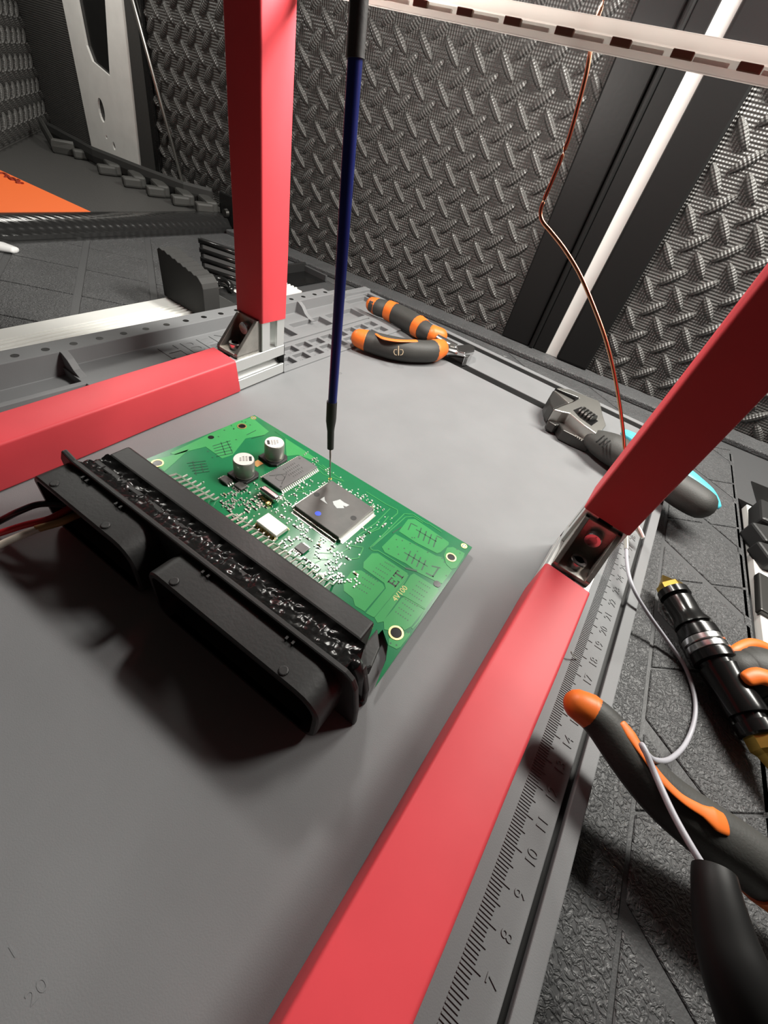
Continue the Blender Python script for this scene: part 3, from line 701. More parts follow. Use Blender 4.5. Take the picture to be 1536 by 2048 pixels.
# two hollow shrouds
def shroud(x0, x1, ch_l, ch_r):
    zt, zb, y0, y1 = 2.7, 0.04, 7.98, 9.15
    Ms = Mc @ frame_xy((0, y1, 0), (1, 0, 0), (0, 0, 1))        # prism runs toward -y
    def outl(g):
        o = []
        for cx, cz, r, a0 in ((x1-0.6, zb+0.6, 0.6, -90), (x1-ch_r, zt-ch_r, ch_r, 0), (x0+ch_l, zt-ch_l, ch_l, 90), (x0+0.6, zb+0.6, 0.6, 180)):
            for k in range(6): a = math.radians(a0+90*k/5); o.append((cx+(r-g)*math.cos(a), cz+(r-g)*math.sin(a)))
        return o
    o = outl(0.0); i = outl(0.2); m = MB(Ms); D = y1-y0; n = len(o)
    A = [[m.p((*q, d)) for q in pl] for pl, d in ((o, 0), (o, D-0.06), ([(q[0]*0.97+r_[0]*0.03, q[1]*0.97+r_[1]*0.03) for q, r_ in zip(i, o)] if False else outl(0.05), D), (i, D), (i, 0.4))]
    for a in range(4):
        for k in range(n): j = (k+1) % n; m.f.append([A[a][k], A[a][j], A[a+1][j], A[a+1][k]])
    m.f.append(A[4][:])
    so = m.build('shroud', 'black_plastic', con, smooth='auto')
    for xx in ((x0+1.1), (x1-1.6)):       # small round studs and ribs on top
        MB(Mc).tube([(xx, 8.22, zt-0.1), (xx, 8.22, zt+0.05)], [0.19, 0.15], 14, up=(0, 1, 0)).build('clip_stud', 'black_plastic', so, bevel=0.03)
    for xx in (x0+1.5, x0+1.75, x1-2.2, x1-1.95):
        MB(Mc).box(xx-0.04, xx+0.04, 8.95, 9.2, zt-0.1, zt+0.12).build('rib', 'black_plastic', so)
    MB(Mc).box(x0+0.6, x1-0.6, 8.0, 8.2, 0.16, 0.24).build('contact_rail', 'tan_cable', so)
    return so
shroud(-20.85, -15.2, 0.5, 0.9)
shroud(-14.4, -7.0, 0.55, 0.95)
# header pins
def pin_mesh():
    m = MB(); w = 0.05; path = [(0, 0.0, 0.45), (0, 0.85, 0.5), (0, 1.2, 0.42), (0, 1.42, 0.12), (0, 1.5, 0.04), (0, 1.75, 0.03)]
    m.tube(path, [(w, w*1.2)]*6, 6); me = bpy.data.meshes.new('pin'); me.from_pydata([q*S for q in m.v], [], m.f); me.update(); me.materials.append(MATS['tin']); return me
PIN = pin_mesh()
for x in [-19.25+0.305*k for k in range(8)]+[-15.6+0.305*k for k in range(19)]:
    q = Mc @ Vector((x, 11.38, BZ)); o = bpy.data.objects.new('pin', PIN); COL.objects.link(o); o.parent = con; o.location = (q-BASE[t.name])*S; o.rotation_euler = (0, 0, RC)
p = at(735, 1205, BZ)
MB().box(-9.0, -8.4, 12.0, 12.15, BZ, BZ+0.1).build('white_clip', 'white_plastic', t)

# ---- three leads plugged into the left shroud
for nm, lab, m, pts, r in (
    ('black_lead', 'black lead leaving the connector beside the red base bar', 'black_cable', ((82, 1008, 1.3), (40, 1022, 1.1), (0, 1042, 0.6), (-60, 1072, 0.25), (-160, 1120, 0.2)), 0.13),
    ('red_lead', 'red lead between the black and cream leads at the connector', 'red_cable', ((100, 1037, 1.2), (50, 1050, 1.0), (0, 1066, 0.7), (-60, 1085, 0.3), (-160, 1125, 0.2)), 0.13),
    ('cream_lead', 'cream lead with a tan plug end nearest the camera at the connector', 'cream_cable', ((80, 1056, 1.1), (40, 1072, 1.0), (0, 1090, 0.7), (-60, 1120, 0.3), (-160, 1170, 0.2)), 0.14)):
    P = [at(*q) for q in pts]
    if nm == 'cream_lead':
        th = thing(nm, lab, 'wire', (P[-1].x, P[-1].y, 0))
        MB().tube(smooth_path(P), r, 10).build('cable', m, th, smooth=True)
        e = at(120, 1045, 1.15); MB().tube([P[0]+(P[0]-e)*0.2, P[0], e, Mc @ Vector((-19.4, 8.4, 1.2))], [r*1.05]*4, 10).build('plug_end', 'tan_cable', th, smooth=True)
    else:
        P = [Mc @ Vector((-20.0 if nm == 'black_lead' else -19.8, 8.4, 1.3))]+P
        tag(MB().tube(smooth_path(P), r, 10).build(nm, m, base=(P[-1].x, P[-1].y, 0), smooth=True), lab, 'wire')

# ================================================================== TOOLS
def grip(name, px, m, parent, seg=16, flatten=1.0, n=6, rnd=True):
    """px: list of (u, v, z, half width in pixels)"""
    P = [at(q[0], q[1], q[2]) for q in px]; R = [q[3]/pxcm(p) for q, p in zip(px, P)]
    R = [(r, r*flatten) for r in R]
    P, R = smooth_path(P, n), interp(R, n)
    if rnd: P, R = round_ends(P, R)
    return MB().tube(P, R, seg).build(name, m, parent, smooth='auto')
# ---- end nippers by the tray
t = thing('end_nippers', 'small end nippers with black and orange handles lying across the tray edge of the mat', 'pliers', (-23, 38, 0.1))
up = [(747, 611, 1.0, 14), (758, 615, 1.0, 16), (775, 620, 1.0, 17), (792, 628, 1.0, 19), (815, 640, 1.0, 20), (835, 652, 1.0, 20), (850, 662, 1.0, 18), (862, 667, 1.0, 16), (880, 671, 1.0, 14)]
lo_ = [(720, 677, 0.95, 17), (735, 682, 0.95, 20), (755, 688, 0.95, 21), (785, 696, 0.95, 22), (815, 701, 0.95, 22), (845, 703, 0.95, 21), (864, 702, 0.95, 21), (880, 697, 0.95, 18)]
h1 = grip('handle', up, 'grip_rubber', t); h2 = grip('handle', lo_, 'grip_rubber', t)
def band(path, i0, i1, k, par, name='orange_band', grow=1.04): return grip(name, [(q[0], q[1], q[2], q[3]*grow) for q in path[i0:i1+1]], 'orange_plastic', par, rnd=k)
grip('orange_tip', [(746, 610, 1.0, 14.5), (752, 612.5, 1.0, 16)], 'orange_plastic', h1)
grip('orange_band', [(775, 620, 1.0, 18.4), (789, 626.5, 1.0, 19.6)], 'orange_plastic', h1, rnd=False)
grip('orange_band', [(835, 652, 1.0, 21), (846, 659.5, 1.0, 19.6)], 'orange_plastic', h1, rnd=False)
grip('orange_collar', [(864, 668, 1.0, 17), (880, 671, 1.0, 14.6)], 'orange_plastic', h1)
grip('orange_tip', [(719.5, 677, 0.95, 17.8), (732, 681, 0.95, 20)], 'orange_plastic', h2)
grip('orange_collar', [(867, 701.5, 0.95, 21.5), (879, 697.5, 0.95, 18.6)], 'orange_plastic', h2)
grip('orange_inlay', [(752, 668, 1.75, 3), (765, 676, 1.82, 5), (790, 681, 1.85, 5), (815, 682, 1.85, 4.5), (833, 682, 1.8, 5)], 'orange_plastic', h2, flatten=0.4)
grip('orange_inlay', [(790, 612, 1.72, 3), (812, 622, 1.75, 3.5), (835, 636, 1.75, 4)], 'orange_plastic', h1, flatten=0.4)
em = MB(); ec = [at(790+x, 705+y, 1.2) for x, y in ((0, 0),)]
Mg = frame_xy(at(797, 703, 1.55), at(820, 705, 1.55)-at(790, 701, 1.55), Vector((0, -0.55, 0.83)))
yb = ROT @ Vector((0, 1, 0)); xb = ROT @ Vector((1, 0, 0)); zb = ROT @ Vector((0, 0, 1))
# crown-like emblem moulded on the lower grip
gp_ = at(797, 703, 0.95); gn = (CAM-gp_).normalized(); R0 = 22/pxcm(gp_)
Mg = Matrix.Translation(gp_+gn*(R0*1.0)) @ frame_xy((0, 0, 0), xb, yb)
em = MB(Mg)
for sx in (-1, 1): em.tube([(sx*0.12, 0.15, 0), (sx*0.33, 0.13, 0), (sx*0.38, -0.05, 0), (sx*0.30, -0.25, 0), (sx*0.14, -0.3, 0)], 0.035, 6)
em.tube([(0, 0.45, 0), (0, -0.32, 0)], 0.045, 6)
em.build('emblem', 'ceramic', h2)
j = MB().tube([at(878, 699, 0.95), at(895, 702, 0.8), at(915, 706, 0.7), at(925, 707, 0.7)], [(0.5, 0.45), (0.42, 0.4), (0.5, 0.35), (0.55, 0.35)], 12).build('jaw_arm', 'steel', t, smooth='auto')
MB().tube([at(874, 676, 0.95), at(892, 686, 0.85), at(912, 696, 0.75)], [(0.4, 0.4), (0.4, 0.35), (0.45, 0.35)], 12).build('jaw_arm', 'steel', t, smooth='auto')
jh = MB(); jp = [at(u, v, 1.15) for u, v in ((914, 690), (938, 688), (950, 694), (949, 702), (930, 706), (916, 702))]
jh.prism([(q.x, q.y) for q in jp], 0.75, 1.15); jq = [at(u, v, 1.0) for u, v in ((930, 703), (950, 694), (948, 700), (938, 711), (930, 711))]
jh.prism([(q.x, q.y) for q in jq], 0.02, 0.9)
jo = jh.build('jaw', 'steel', t, bevel=0.08, bseg=2)
MB().cyl((at(903, 694, 1.0).x, at(903, 694, 1.0).y), 0.3, 0.6, 1.18, 16).build('pivot', 'satin_steel', t, bevel=0.04)

# ---- adjustable wrench
t = thing('adjustable_wrench', 'adjustable wrench with black and cyan handle lying behind the right red upright', 'wrench', (-2, 35, 0.0))
def c4(x, y, z): q = at(1040+x*.15625, 750+y*.15625, z); return (q.x, q.y)
zt = 1.75
head = [c4(*q, zt) for q in ((430,440),(520,400),(625,360),(690,335),(755,295),(740,285),(455,175),(500,160),(640,180),(1000,325),(1030,360),(1060,500),(1105,640),(1060,700),(970,745),(820,640),(640,490),(540,470))]
MB().prism(head, 0.75, zt).build('head', 'satin_steel', t, bevel=0.08)
fj = [c4(*q, 1.5) for q in ((430,190),(622,360),(520,400),(430,440),(385,360),(370,290))]
MB().prism(fj, 0.3, 1.5).build('upper_jaw', 'dark_steel', t, bevel=0.1)
fm = [c4(*q, 1.6) for q in ((440,192),(470,195),(715,300),(690,332),(625,358))]
MB().prism(fm, 0.6, 1.6).build('jaw_face', 'satin_steel', t, bevel=0.04)
fs = [c4(*q, zt) for q in ((452,172),(470,178),(755,290),(745,310),(700,325),(705,300))]
MB().prism(fs, 0.8, zt+0.008).build('jaw_gap', 'black_gloss', t)
dark = [c4(*q, 1.0) for q in ((420,470),(640,500),(980,760),(930,860),(700,760),(560,690))]
MB().prism(dark, 0.05, 0.9).build('head_side', 'dark_steel', t, bevel=0.08)
lj = [c4(*q, 0.8) for q in ((360,580),(430,540),(590,515),(600,560),(560,640),(450,650),(365,600))]
MB().prism(lj, 0.15, 0.85).build('lower_jaw', 'dark_steel', t, bevel=0.1)
sl = [c4(*q, zt+0.01) for q in ((680,450),(790,405),(830,450),(1000,590),(915,650),(760,540))]
so = MB().prism(sl, zt-0.3, zt+0.012).build('worm_slot', 'black_gloss', t)
wa, wb = at(1040+770*.15625, 750+480*.15625, zt), at(1040+925*.15625, 750+590*.15625, zt); wpts, wr = [], []
for k in range(33): wpts.append(wa+(wb-wa)*(k/32)); wr.append(0.42+0.08*(1 if (k//2) % 4 < 2 else -1))
MB().tube(wpts, wr, 18).build('worm_screw', 'dark_steel', so, smooth='auto')
pn = at(1040+680*.15625, 750+650*.15625, 0.95); MB().tube([pn, pn+Vector((0, -0.12, 0.12))], [0.15, 0.14], 14).build('rivet', 'satin_steel', t)
mk = MB(Matrix.Translation(at(1158, 875, 0.95))); 
for k in range(4): mk.box(-0.3+0.17*k, -0.22+0.17*k, -0.1-0.05*k, 0.1-0.05*k, -0.04, 0.0)
mk.box(-0.32, 0.36, 0.02, 0.12, -0.04, 0.0)
mk.build('scale_mark', 'satin_steel', t)
hp = [(1190, 880, 1.05, 26), (1205, 888, 1.1, 32), (1222, 897, 1.15, 36), (1255, 917, 1.2, 36), (1310, 948, 1.2, 36), (1370, 988, 1.2, 38), (1400, 1007, 1.2, 36)]
hd = grip('handle', hp, 'grip_rubber', t, seg=24, flatten=0.8)
grip('cyan_inlay', [(1250, 866, 1.5, 12), (1280, 884, 1.6, 18), (1325, 916, 1.65, 21), (1375, 955, 1.65, 24), (1412, 986, 1.5, 22), (1432, 1012, 1.25, 13)], 'cyan_plastic', hd, seg=20, flatten=0.55)
for k in range(3):
    a_, b_ = at(1193+6*k, 884+5*k, 1.98), at(1208+6*k, 872+5*k, 2.0)
    MB().tube([a_, b_], 0.06, 6).build('groove', 'black_gloss', hd)

# ---- large pliers at the right
t = thing('long_pliers', 'large pliers with black and orange grips leaning on the mat edge beside the ruler', 'pliers', (6, 15, TZ))
hA = [(1160, 1412, 1.9, 29), (1185, 1428, 1.9, 34), (1212, 1455, 1.85, 37), (1262, 1520, 1.7, 42), (1325, 1590, 1.5, 48), (1400, 1650, 1.35, 54), (1470, 1698, 1.25, 56), (1560, 1765, 1.15, 58), (1680, 1850, 1.0, 60)]
ha = grip('handle', hA, 'grip_rubber', t, seg=24)
grip('orange_tip', [(1159, 1411, 1.9, 30.5), (1178, 1422, 1.9, 34.5)], 'orange_plastic', ha, seg=24)
grip('orange_inlay', [(1245, 1446, 2.45, 8), (1262, 1470, 2.42, 12), (1285, 1505, 2.4, 9), (1320, 1553, 2.35, 9), (1362, 1595, 2.3, 9), (1405, 1622, 2.25, 12), (1430, 1638, 2.2, 22), (1450, 1648, 2.15, 20)], 'orange_plastic', ha, flatten=0.3)
grip('orange_collar', [(1520, 1738, 1.19, 60), (1600, 1793, 1.1, 62)], 'orange_plastic', ha, seg=24, rnd=False)
hB = [(1478, 1343, 0.2, 42), (1492, 1345, 0.2, 50), (1520, 1352, 0.2, 56), (1580, 1400, 0.2, 58), (1700, 1560, 0.4, 58), (1760, 1700, 0.6, 58)]
hb = grip('handle', hB, 'grip_rubber', t, seg=24)
grip('orange_rim', [(1456, 1318, 0.45, 7), (1472, 1300, 0.7, 10), (1503, 1288, 0.8, 12), (1535, 1297, 0.8, 12), (1570, 1325, 0.75, 12)], 'orange_plastic', hb, flatten=0.7)
grip('orange_inlay', [(1494, 1358, 1.0, 14), (1520, 1352, 1.15, 18), (1560, 1366, 1.2, 20)], 'orange_plastic', hb, flatten=0.6)
MB().tube([at(1680, 1850, 1.0), at(1800, 1960, 0.6), at(1980, 2100, 0.4)], [(0.6, 0.5), (1.2, 0.5), (0.5, 0.4)], 14).build('jaws', 'satin_steel', t, smooth='auto')
MB().tube([at(1760, 1700, 0.6), at(1800, 1850, 0.6), at(1830, 1990, 0.5)], [(0.6, 0.5), (0.8, 0.5), (0.8, 0.4)], 14).build('jaws', 'satin_steel', t, smooth='auto')

# ---- black turned tool with gold tips
A0 = at(1325, 1150, 0.05); B0 = at(1522, 1474, 0.1)
t = thing('turned_tool', 'glossy black turned tool with steel rings and gold pointed ends', 'tool', (A0.x, A0.y, TZ))
ax = (B0-A0).normalized(); LT = (B0-A0).length
def seg_(name, m, prof, sg=28, par=t, sm='auto'):
    return MB().tube([A0+ax*s_*LT for s_, r in prof], [r for s_, r in prof], sg, up=(0.3, 0.2, 1)).build(name, m, par, smooth=sm)
seg_('gold_tip', 'gold', [(0.0, 0.02), (0.085, 0.54), (0.087, 0.62), (0.13, 0.66)], 6, sm=False)
seg_('collar', 'black_gloss', [(0.125, 0.6), (0.13, 0.72), (0.175, 0.74), (0.18, 0.5), (0.195, 0.5)])
seg_('front_body', 'black_gloss', [(0.195, 0.5), (0.2, 0.68), (0.24, 0.68), (0.30, 0.66), (0.34, 0.72), (0.365, 0.82), (0.385, 0.84), (0.39, 0.7), (0.405, 0.7), (0.41, 0.86), (0.47, 0.88)])
seg_('steel_ring', 'steel', [(0.47, 0.84), (0.475, 0.89), (0.505, 0.89), (0.51, 0.84)])
seg_('steel_ring', 'steel', [(0.515, 0.84), (0.52, 0.89), (0.55, 0.89), (0.555, 0.84)])
seg_('rear_body', 'black_gloss', [(0.505, 0.83), (0.56, 0.83), (0.565, 0.89), (0.61, 0.89), (0.62, 0.72), (0.645, 0.7), (0.65, 0.84), (0.70, 0.80), (0.80, 0.77), (0.88, 0.8), (0.9, 0.78), (0.905, 0.6), (0.93, 0.6), (0.935, 0.74), (0.99, 0.74), (1.0, 0.66)])
seg_('gold_tip', 'gold', [(1.0, 0.62), (1.06, 0.64), (1.08, 0.5), (1.3, 0.05)], 6, sm=False)

# ---- grey lead with crimp and black boot
t = thing('grey_lead', 'thin grey lead looping from a crimped tip to a black boot at bottom right', 'wire', (3, 18, TZ))
W = [(1253, 1098, 0.75), (1254, 1125, 0.75), (1259, 1155, 0.75), (1272, 1188, 0.55), (1298, 1230, 0.1), (1336, 1283, -0.5), (1368, 1330, -0.8), (1385, 1375, -0.85), (1391, 1415, -0.85), (1385, 1455, -0.8), (1368, 1492, -0.6), (1340, 1518, 0.9), (1312, 1521, 2.4), (1294, 1508, 2.85), (1284, 1490, 3.0), (1292, 1505, 3.05), (1310, 1548, 3.0), (1345, 1625, 3.1), (1385, 1697, 3.2), (1425, 1760, 3.2)]
P = smooth_path([at(*q) for q in W], 8)
MB().tube(P, 0.09, 10).build('cable', 'grey_cable', t, smooth=True)
MB().tube([at(1252, 1070, 0.75), at(1252.5, 1090, 0.75), at(1253, 1099, 0.75)], [0.12, 0.13, 0.12], 10).build('crimp', 'tin', t, smooth='auto')
bt = [(1428, 1742, 3.2, 37), (1434, 1790, 3.2, 43), (1450, 1870, 3.1, 54), (1478, 1960, 3.0, 64), (1520, 2070, 2.6, 72), (1560, 2180, 2.0, 76)]
Pb = [at(q[0], q[1], q[2]) for q in bt]; Rb = [q[3]/pxcm(p) for q, p in zip(bt, Pb)]
Pb, Rb = smooth_path(Pb, 5), interp(Rb, 5)
m = MB().tube(Pb, Rb, 22, caps=False); n0 = len(Pb)
m.tube([Pb[0]-(Pb[1]-Pb[0])*0.01, Pb[4], Pb[8]], [Rb[0]*0.999, Rb[4]*0.88, 0.1], 22, caps=False)
m.build('boot', 'boot_rubber', t, smooth='auto', recalc=False)

# ---- copper rod
CW = [(1186, 60), (1182, 95), (1172, 150), (1158, 205), (1135, 285), (1105, 360), (1086, 405), (1081, 428), (1086, 445), (1102, 464), (1130, 500), (1160, 550), (1188, 615), (1210, 675), (1226, 735), (1238, 800), (1246, 860), (1252, 930)]
P = [aty(u, v, 25.0) for u, v in CW]
P = [P[0]+Vector((0, 0, 1.5))]+P+[at(1262, 1035, 0.9), at(1258, 1068, 0.8)]
t = thing('copper_rod', 'bent bare copper rod hanging from the acrylic panel behind the right upright', 'wire', at(1258, 1068, 0.8))
MB().tube(smooth_path(P, 6), 0.075, 10).build('rod', 'copper', t, smooth=True)
MB().tube([at(1272, 1050, 0.9), at(1279, 1062, 0.8), at(1286, 1076, 0.7)], [0.13, 0.15, 0.12], 10).build('ferrule', 'tin', t, smooth='auto')

# ================================================================== LEFT SIDE OF THE BENCH
t = thing('sill_rail', 'ribbed white aluminium sill rail along the left rim of the mat', 'rail', (-38, 20, TZ))
Ms = Matrix.Translation((-37.6, 13, 0)) @ Matrix.Rotation(0.06, 4, 'Z')
MB(Ms).box(-1.55, 2.3, -22, 26, TZ, -0.55).build('rail_plate', 'grey_white', t, bevel=0.05)
for x in (0.1, 0.55, 1.0, 1.45): MB(Ms).box(x, x+0.22, -22, 26, -0.56, -0.42).build('rib', 'white_paint', t, bevel=0.05)
MB(Ms).box(-1.55, -0.1, -22, 26, -0.56, -0.46).build('flat_edge', 'white_paint', t, bevel=0.03)
t = thing('rubber_block', 'black ribbed rubber block standing on the white sill rail left of the mat', 'block', (-37.5, 26.6, -0.5))
pf = [(-40.2, -0.4), (-34.9, -0.4), (-34.85, 1.9), (-34.95, 2.25), (-35.3, 2.55)]
for k in range(7): x = -35.5-0.62*k; z = 2.62+0.1*k; pf += [(x, z+0.06), (x-0.31, z)]
pf += [(-39.9, 3.3), (-40.2, 3.1)]
MB(frame_xy((0, 27.3, 0), (1, 0, 0), (0, 0, 1))).prism(pf, 0, 1.5).build('block_body', 'black_rubber', t, bevel=0.05)
MB().box(-40.0, -35.2, 27.3, 29.5, -0.4, 0.0).build('foot', 'black_rubber', t, bevel=0.1)
t = thing('ribbed_buckle', 'glossy black ribbed buckle half hidden behind the left red upright', 'buckle', (-42.5, 33.5, TZ))
bx_ = at(447, 533, 1.1)
Mk = frame_xy(bx_, (0.62, 0.76, -0.18), (-0.45, 0.30, 0.84))
MB(Mk).box(-1.9, 3.2, -1.7, 1.9, -0.5, 0.0).build('buckle_plate', 'boot_rubber', t, bevel=0.25, bseg=3)
for k in range(5): MB(Mk).tube([(-2.0, -1.5+0.75*k, 0.05), (3.2, -1.5+0.75*k, 0.05)], 0.2, 10).build('rib', 'black_gloss', t, smooth=True)
q0 = at(445, 575, 0.0)
MB().tube([q0+Vector((0.9*math.cos(a/10*math.pi*1.6), 0.7*math.sin(a/10*math.pi*1.6), 0.5*math.sin(a/5))) for a in range(11)], 0.28, 10).build('hook', 'black_gloss', t, smooth=True)
MB().box(q0.x-0.5, q0.x+2.8, q0.y-1.2, q0.y+0.8, TZ, -0.2).build('buckle_base', 'black_plastic', t, bevel=0.1)
t = thing('latch_recess', 'black open latch tray on the bench behind the left upright', 'latch tray', (-40, 42, TZ))
MB().box(-42.2, -38.9, 37.0, 45.0, TZ, TZ+0.1).build('tray_floor', 'black_gloss', t)
MB().box(-42.4, -42.1, 36.8, 45.2, TZ, TZ+1.0).build('tray_wall', 'black_plastic', t, bevel=0.05)
MB().box(-42.4, -38.8, 45.0, 45.3, TZ, TZ+0.7).build('tray_wall', 'bench', t, bevel=0.05)

# rounded carbon-look lip and the shelf behind it
t = thing('shelf_lip', 'rounded glossy carbon-look lip along the left end of the bench', 'lip', (-57, 25, TZ))
m = MB(Matrix(((1, 0, 0, 0), (0, 0, 1, 0), (0, 1, 0, 0), (0, 0, 0, 1))))
pl = [(-56.4, -1.1), (-56.4, -0.45), (-56.65, -0.3), (-56.8, -0.05), (-57.1, 0.3), (-57.6, 0.55), (-58.2, 0.66), (-59.0, 0.6), (-60, 0.4), (-60.2, -1.1)]
m.prism(pl, -8, 46.5).build('lip_body', 'carbon', t, smooth='auto')
t = thing('lower_shelf', 'worn black shelf surface beyond the carbon-look lip', 'shelf', (-70, 25, -1))
MB().prism([(-59.8, -10), (-59.8, 50.2), (-107, 50.2), (-80, 30), (-60.2, 14)], -1.5, 0.38).build('shelf_board', 'foam_smooth', t)
t = thing('orange_sheet', 'flat orange card lying on the dark shelf at the left edge', 'card', (-65, 25, 0.4))
ca, cb, cc = at(183, 424, 0.45), at(0, 428, 0.45), at(0, 340, 0.45)
d1 = (cb-ca).normalized(); d2 = (cc-ca).normalized()
cs = [ca, ca+d1*22, ca+d1*22+d2*22, ca+d2*22]
MB().prism([(q.x, q.y) for q in cs], 0.38, 0.45).build('card', 'orange_card', t)
sg = [(0, 347), (8, 348), (14, 351), (11, 355), (17, 353), (20, 358), (26, 361), (23, 357), (30, 359), (34, 363), (38, 361), (34, 366), (42, 367), (47, 368)]
MB().tube(smooth_path([at(u, v, 0.455) for u, v in sg], 4), (0.16), 6).build('handwriting', 'orange_ink', t)
p = at(4, 494, -0.8); t2 = MB().tube(*round_ends([p+Vector((-2.5, -3.0, 0.2)), p, p+Vector((0.9, 0.5, 0))], [(0.5, 0.3), (0.75, 0.35), (0.5, 0.25)]), 14).build('spatula_tip', 'white_plastic', base=(p.x, p.y, TZ), smooth=True)
tag(t2, 'white rounded plastic tip lying on the bench at the left edge', 'tool')

# van pillar, black seal, thin rod, foam edging and small bracket on the left
t = thing('metal_pillar', 'white painted metal pillar with cut-out holes against the dark wall at left', 'pillar', (-86, 49.5, 0.3))
Mp = frame_xy((0, 49.6, 0), (1, 0, 0), (0, 0, 1))
def oval(cx, cz, rx, rz, n=18, tilt=0.0):
    return [(cx+rx*math.cos(a)*math.cos(tilt)-rz*math.sin(a)*math.sin(tilt), cz+rx*math.cos(a)*math.sin(tilt)+rz*math.sin(a)*math.cos(tilt)) for a in (2*math.pi*k/n for k in range(n))]
out = [(-92.6, 0.2), (-80.3, 0.2), (-78.0, 17), (-75, 40), (-88, 40), (-91.6, 17)]
win = [(-87.3, 10.6), (-83.6, 9.7), (-81.4, 17.0), (-78.5, 37), (-86, 37), (-87.9, 17.0), (-88.0, 12)]
bm = bmesh.new()
def loop(pts):
    vs = [bm.verts.new((x*S, 0, z*S)) for x, z in pts]
    return [bm.edges.new((vs[i], vs[(i+1) % len(vs)])) for i in range(len(vs))]
E_ = loop(out)
for hole in (win, oval(-87.5, 5.6, 0.75, 1.35, tilt=-0.1), oval(-86.0, 0.9+1.0, 0.32, 0.5), oval(-87.6, 2.6, 0.18, 0.25)): E_ += loop(hole)
bmesh.ops.triangle_fill(bm, use_beauty=True, edges=E_)
geo = bmesh.ops.extrude_face_region(bm, geom=list(bm.faces)); bmesh.ops.translate(bm, vec=(0, 0.003, 0), verts=[v for v in geo['geom'] if isinstance(v, bmesh.types.BMVert)])
bmesh.ops.recalc_face_normals(bm, faces=bm.faces)
b = BASE[t.name]; bmesh.ops.translate(bm, vec=Vector((-b.x, 49.3-b.y, -b.z))*S, verts=bm.verts)
me = bpy.data.meshes.new('pillar_skin'); bm.to_mesh(me); bm.free(); me.materials.append(MATS['grey_white'])
o = bpy.data.objects.new('pillar_skin', me); COL.objects.link(o); o.parent = t; BASE[o.name] = b
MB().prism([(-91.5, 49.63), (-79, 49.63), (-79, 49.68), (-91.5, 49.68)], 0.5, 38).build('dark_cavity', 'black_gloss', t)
MB().prism([(-80.6, 49.3), (-79.4, 49.3), (-78.3, 50.0), (-80.0, 50.0)], 0.3, 0.31)
m = MB(); 
q = [m.p(v) for v in ((-80.3, 49.3, 0.2), (-78.0, 49.3, 17), (-75, 49.3, 40), (-79.3, 50.2, 0.2), (-77.0, 50.2, 17), (-74, 50.2, 40))]
m.f += [[q[0], q[1], q[4], q[3]], [q[1], q[2], q[5], q[4]]]
m.build('side_flange', 'grey_white', t)
t = thing('door_seal', 'dull black rubber seal strip beside the white metal pillar', 'seal', (-77, 49.4, 0.3))
m = MB(Mp); m.prism([(-79.2, 0.2), (-75.2, 0.2), (-74.2, 17), (-72, 40), (-74, 40), (-77.0, 17)], -0.3, 0.7).build('seal_body', 'foam_smooth', t, bevel=0.2)
MB(Mp).prism([(-75.4, 0.2), (-74.4, 0.2), (-73.6, 17), (-72, 40), (-73, 40), (-74.5, 17)], 0.2, 0.8).build('seal_bead', 'black_gloss', t, bevel=0.1)
ra, rb_ = aty(265, 0, 48.6), aty(370, 382, 48.6); dv = (ra-rb_)
tag(MB().tube([rb_, rb_+dv*2.2], 0.22, 12).build('thin_rod', 'satin_steel', base=rb_, smooth=True), 'thin bare metal rod leaning on the tread wall beside the black seal', 'rod')
t = thing('foam_edging', 'black interlocking foam edging strip with square teeth along the foot of the left wall', 'foam strip', (-80, 48, 0.4))
pts = [at(85, 245, 1.6), at(120, 290, 0.9), at(190, 318, 1.2), at(285, 352, 1.2), at(380, 385, 1.2), at(425, 398, 1.0)]
MB().tube([at(100, 262, 1.5), at(190, 312, 1.5), at(285, 350, 1.5), at(370, 382, 1.5), at(425, 396, 1.5)], [(0.3, 1.0)]*5, 8).build('strip', 'black_rubber', t)
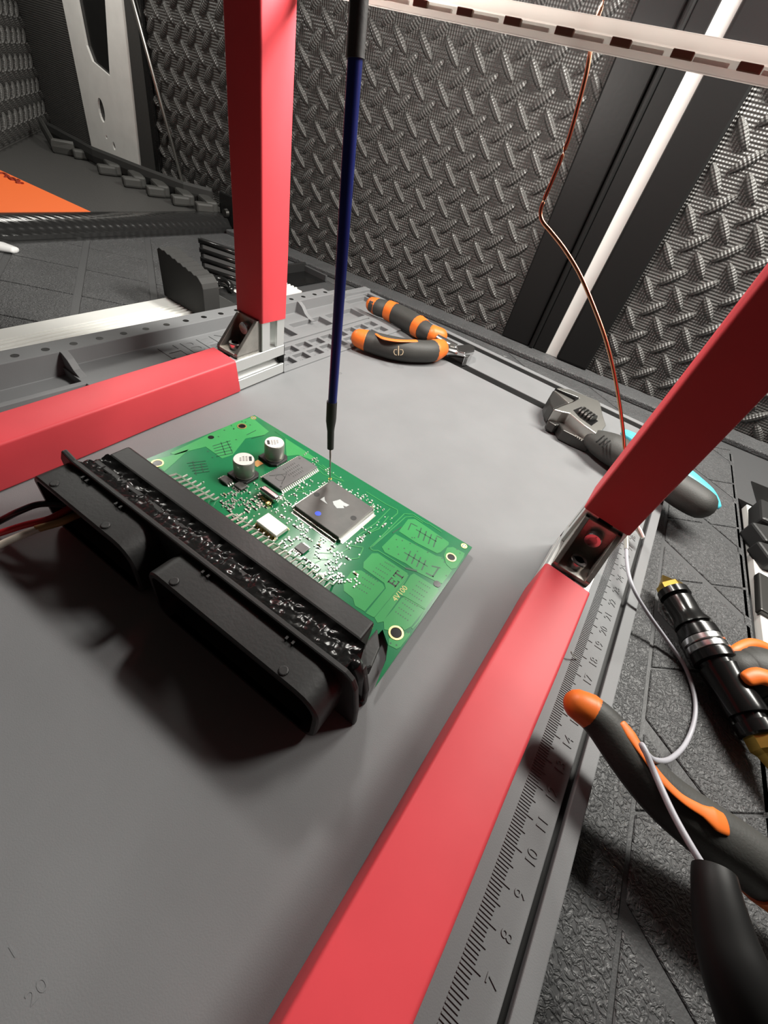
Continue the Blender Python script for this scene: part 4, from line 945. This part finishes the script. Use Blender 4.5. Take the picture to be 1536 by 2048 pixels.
for (u, v) in ((168, 298), (218, 328), (268, 352), (315, 370), (365, 388), (412, 402)):
    p = at(u, v, 1.5)
    Mt = Matrix.Translation((p.x, p.y, 0)) @ Matrix.Rotation(-0.35, 4, 'Z')
    MB(Mt).box(-2.6, 1.0, -0.3, 1.2, 0.42, 1.7).box(0.2, 1.3, -1.6, 0.6, 0.42, 1.5).build('tooth', 'grip_rubber', t, bevel=0.25)
MB().tube([at(83, 248, 2.4), at(108, 292, 1.2), at(150, 300, 1.2)], [(0.35, 0.9)]*3, 8).build('strip_end', 'grip_rubber', t)
t = thing('corner_clip', 'small black metal clip with a bolt at the far end of the carbon-look lip', 'clip', (-57, 47.5, -1))
MB().prism([(-58.6, 46.4), (-55.2, 46.4), (-55.2, 46.9), (-58.6, 46.9)], TZ, 2.9).build('clip_plate', 'black_gloss', t, bevel=0.15)
MB().tube([(-57.2, 46.4, 0.9), (-57.2, 46.0, 0.9)], [0.5, 0.42], 12).build('bolt', 'dark_steel', t, smooth='auto')

# ================================================================== RIGHT SIDE OF THE BENCH
t = thing('side_rail', 'white painted side rail along the right edge of the bench', 'rail', (9, 25, TZ))
MB().prism([(8.2, 27.0), (9.6, 2), (14, 2), (12, 42), (7.55, 41.5)], TZ-0.4, TZ+0.12).build('rail_plate', 'white_paint', t, bevel=0.04)
t = thing('side_latch', 'black stepped plastic latch on the white side rail at the right edge', 'latch', (9, 34, TZ))
for (u0, v0, z0, z1, sz) in ((1497, 1058, -0.4, 0.2, 1.5), (1508, 1098, -0.6, 0.0, 1.5)):
    p = at(u0, v0, z1); Ml_ = Matrix.Translation((p.x+1.0, p.y, 0)) @ Matrix.Rotation(0.5, 4, 'Z')
    MB(Ml_).box(-0.05, 5.0, -0.3, sz, TZ, z1).build('step', 'black_plastic', t, bevel=0.15)
p = at(1512, 1012, 0.2); MB().box(p.x+0.3, p.x+4, p.y-1.5, p.y+1.5, TZ, 0.3).build('latch_body', 'black_plastic', t, bevel=0.2)
p = at(1512, 1160, -0.6); MB().box(p.x+0.15, p.x+3, p.y-2.6, p.y+1.0, TZ, -0.55).build('latch_pad', 'dark_steel', t, bevel=0.1)
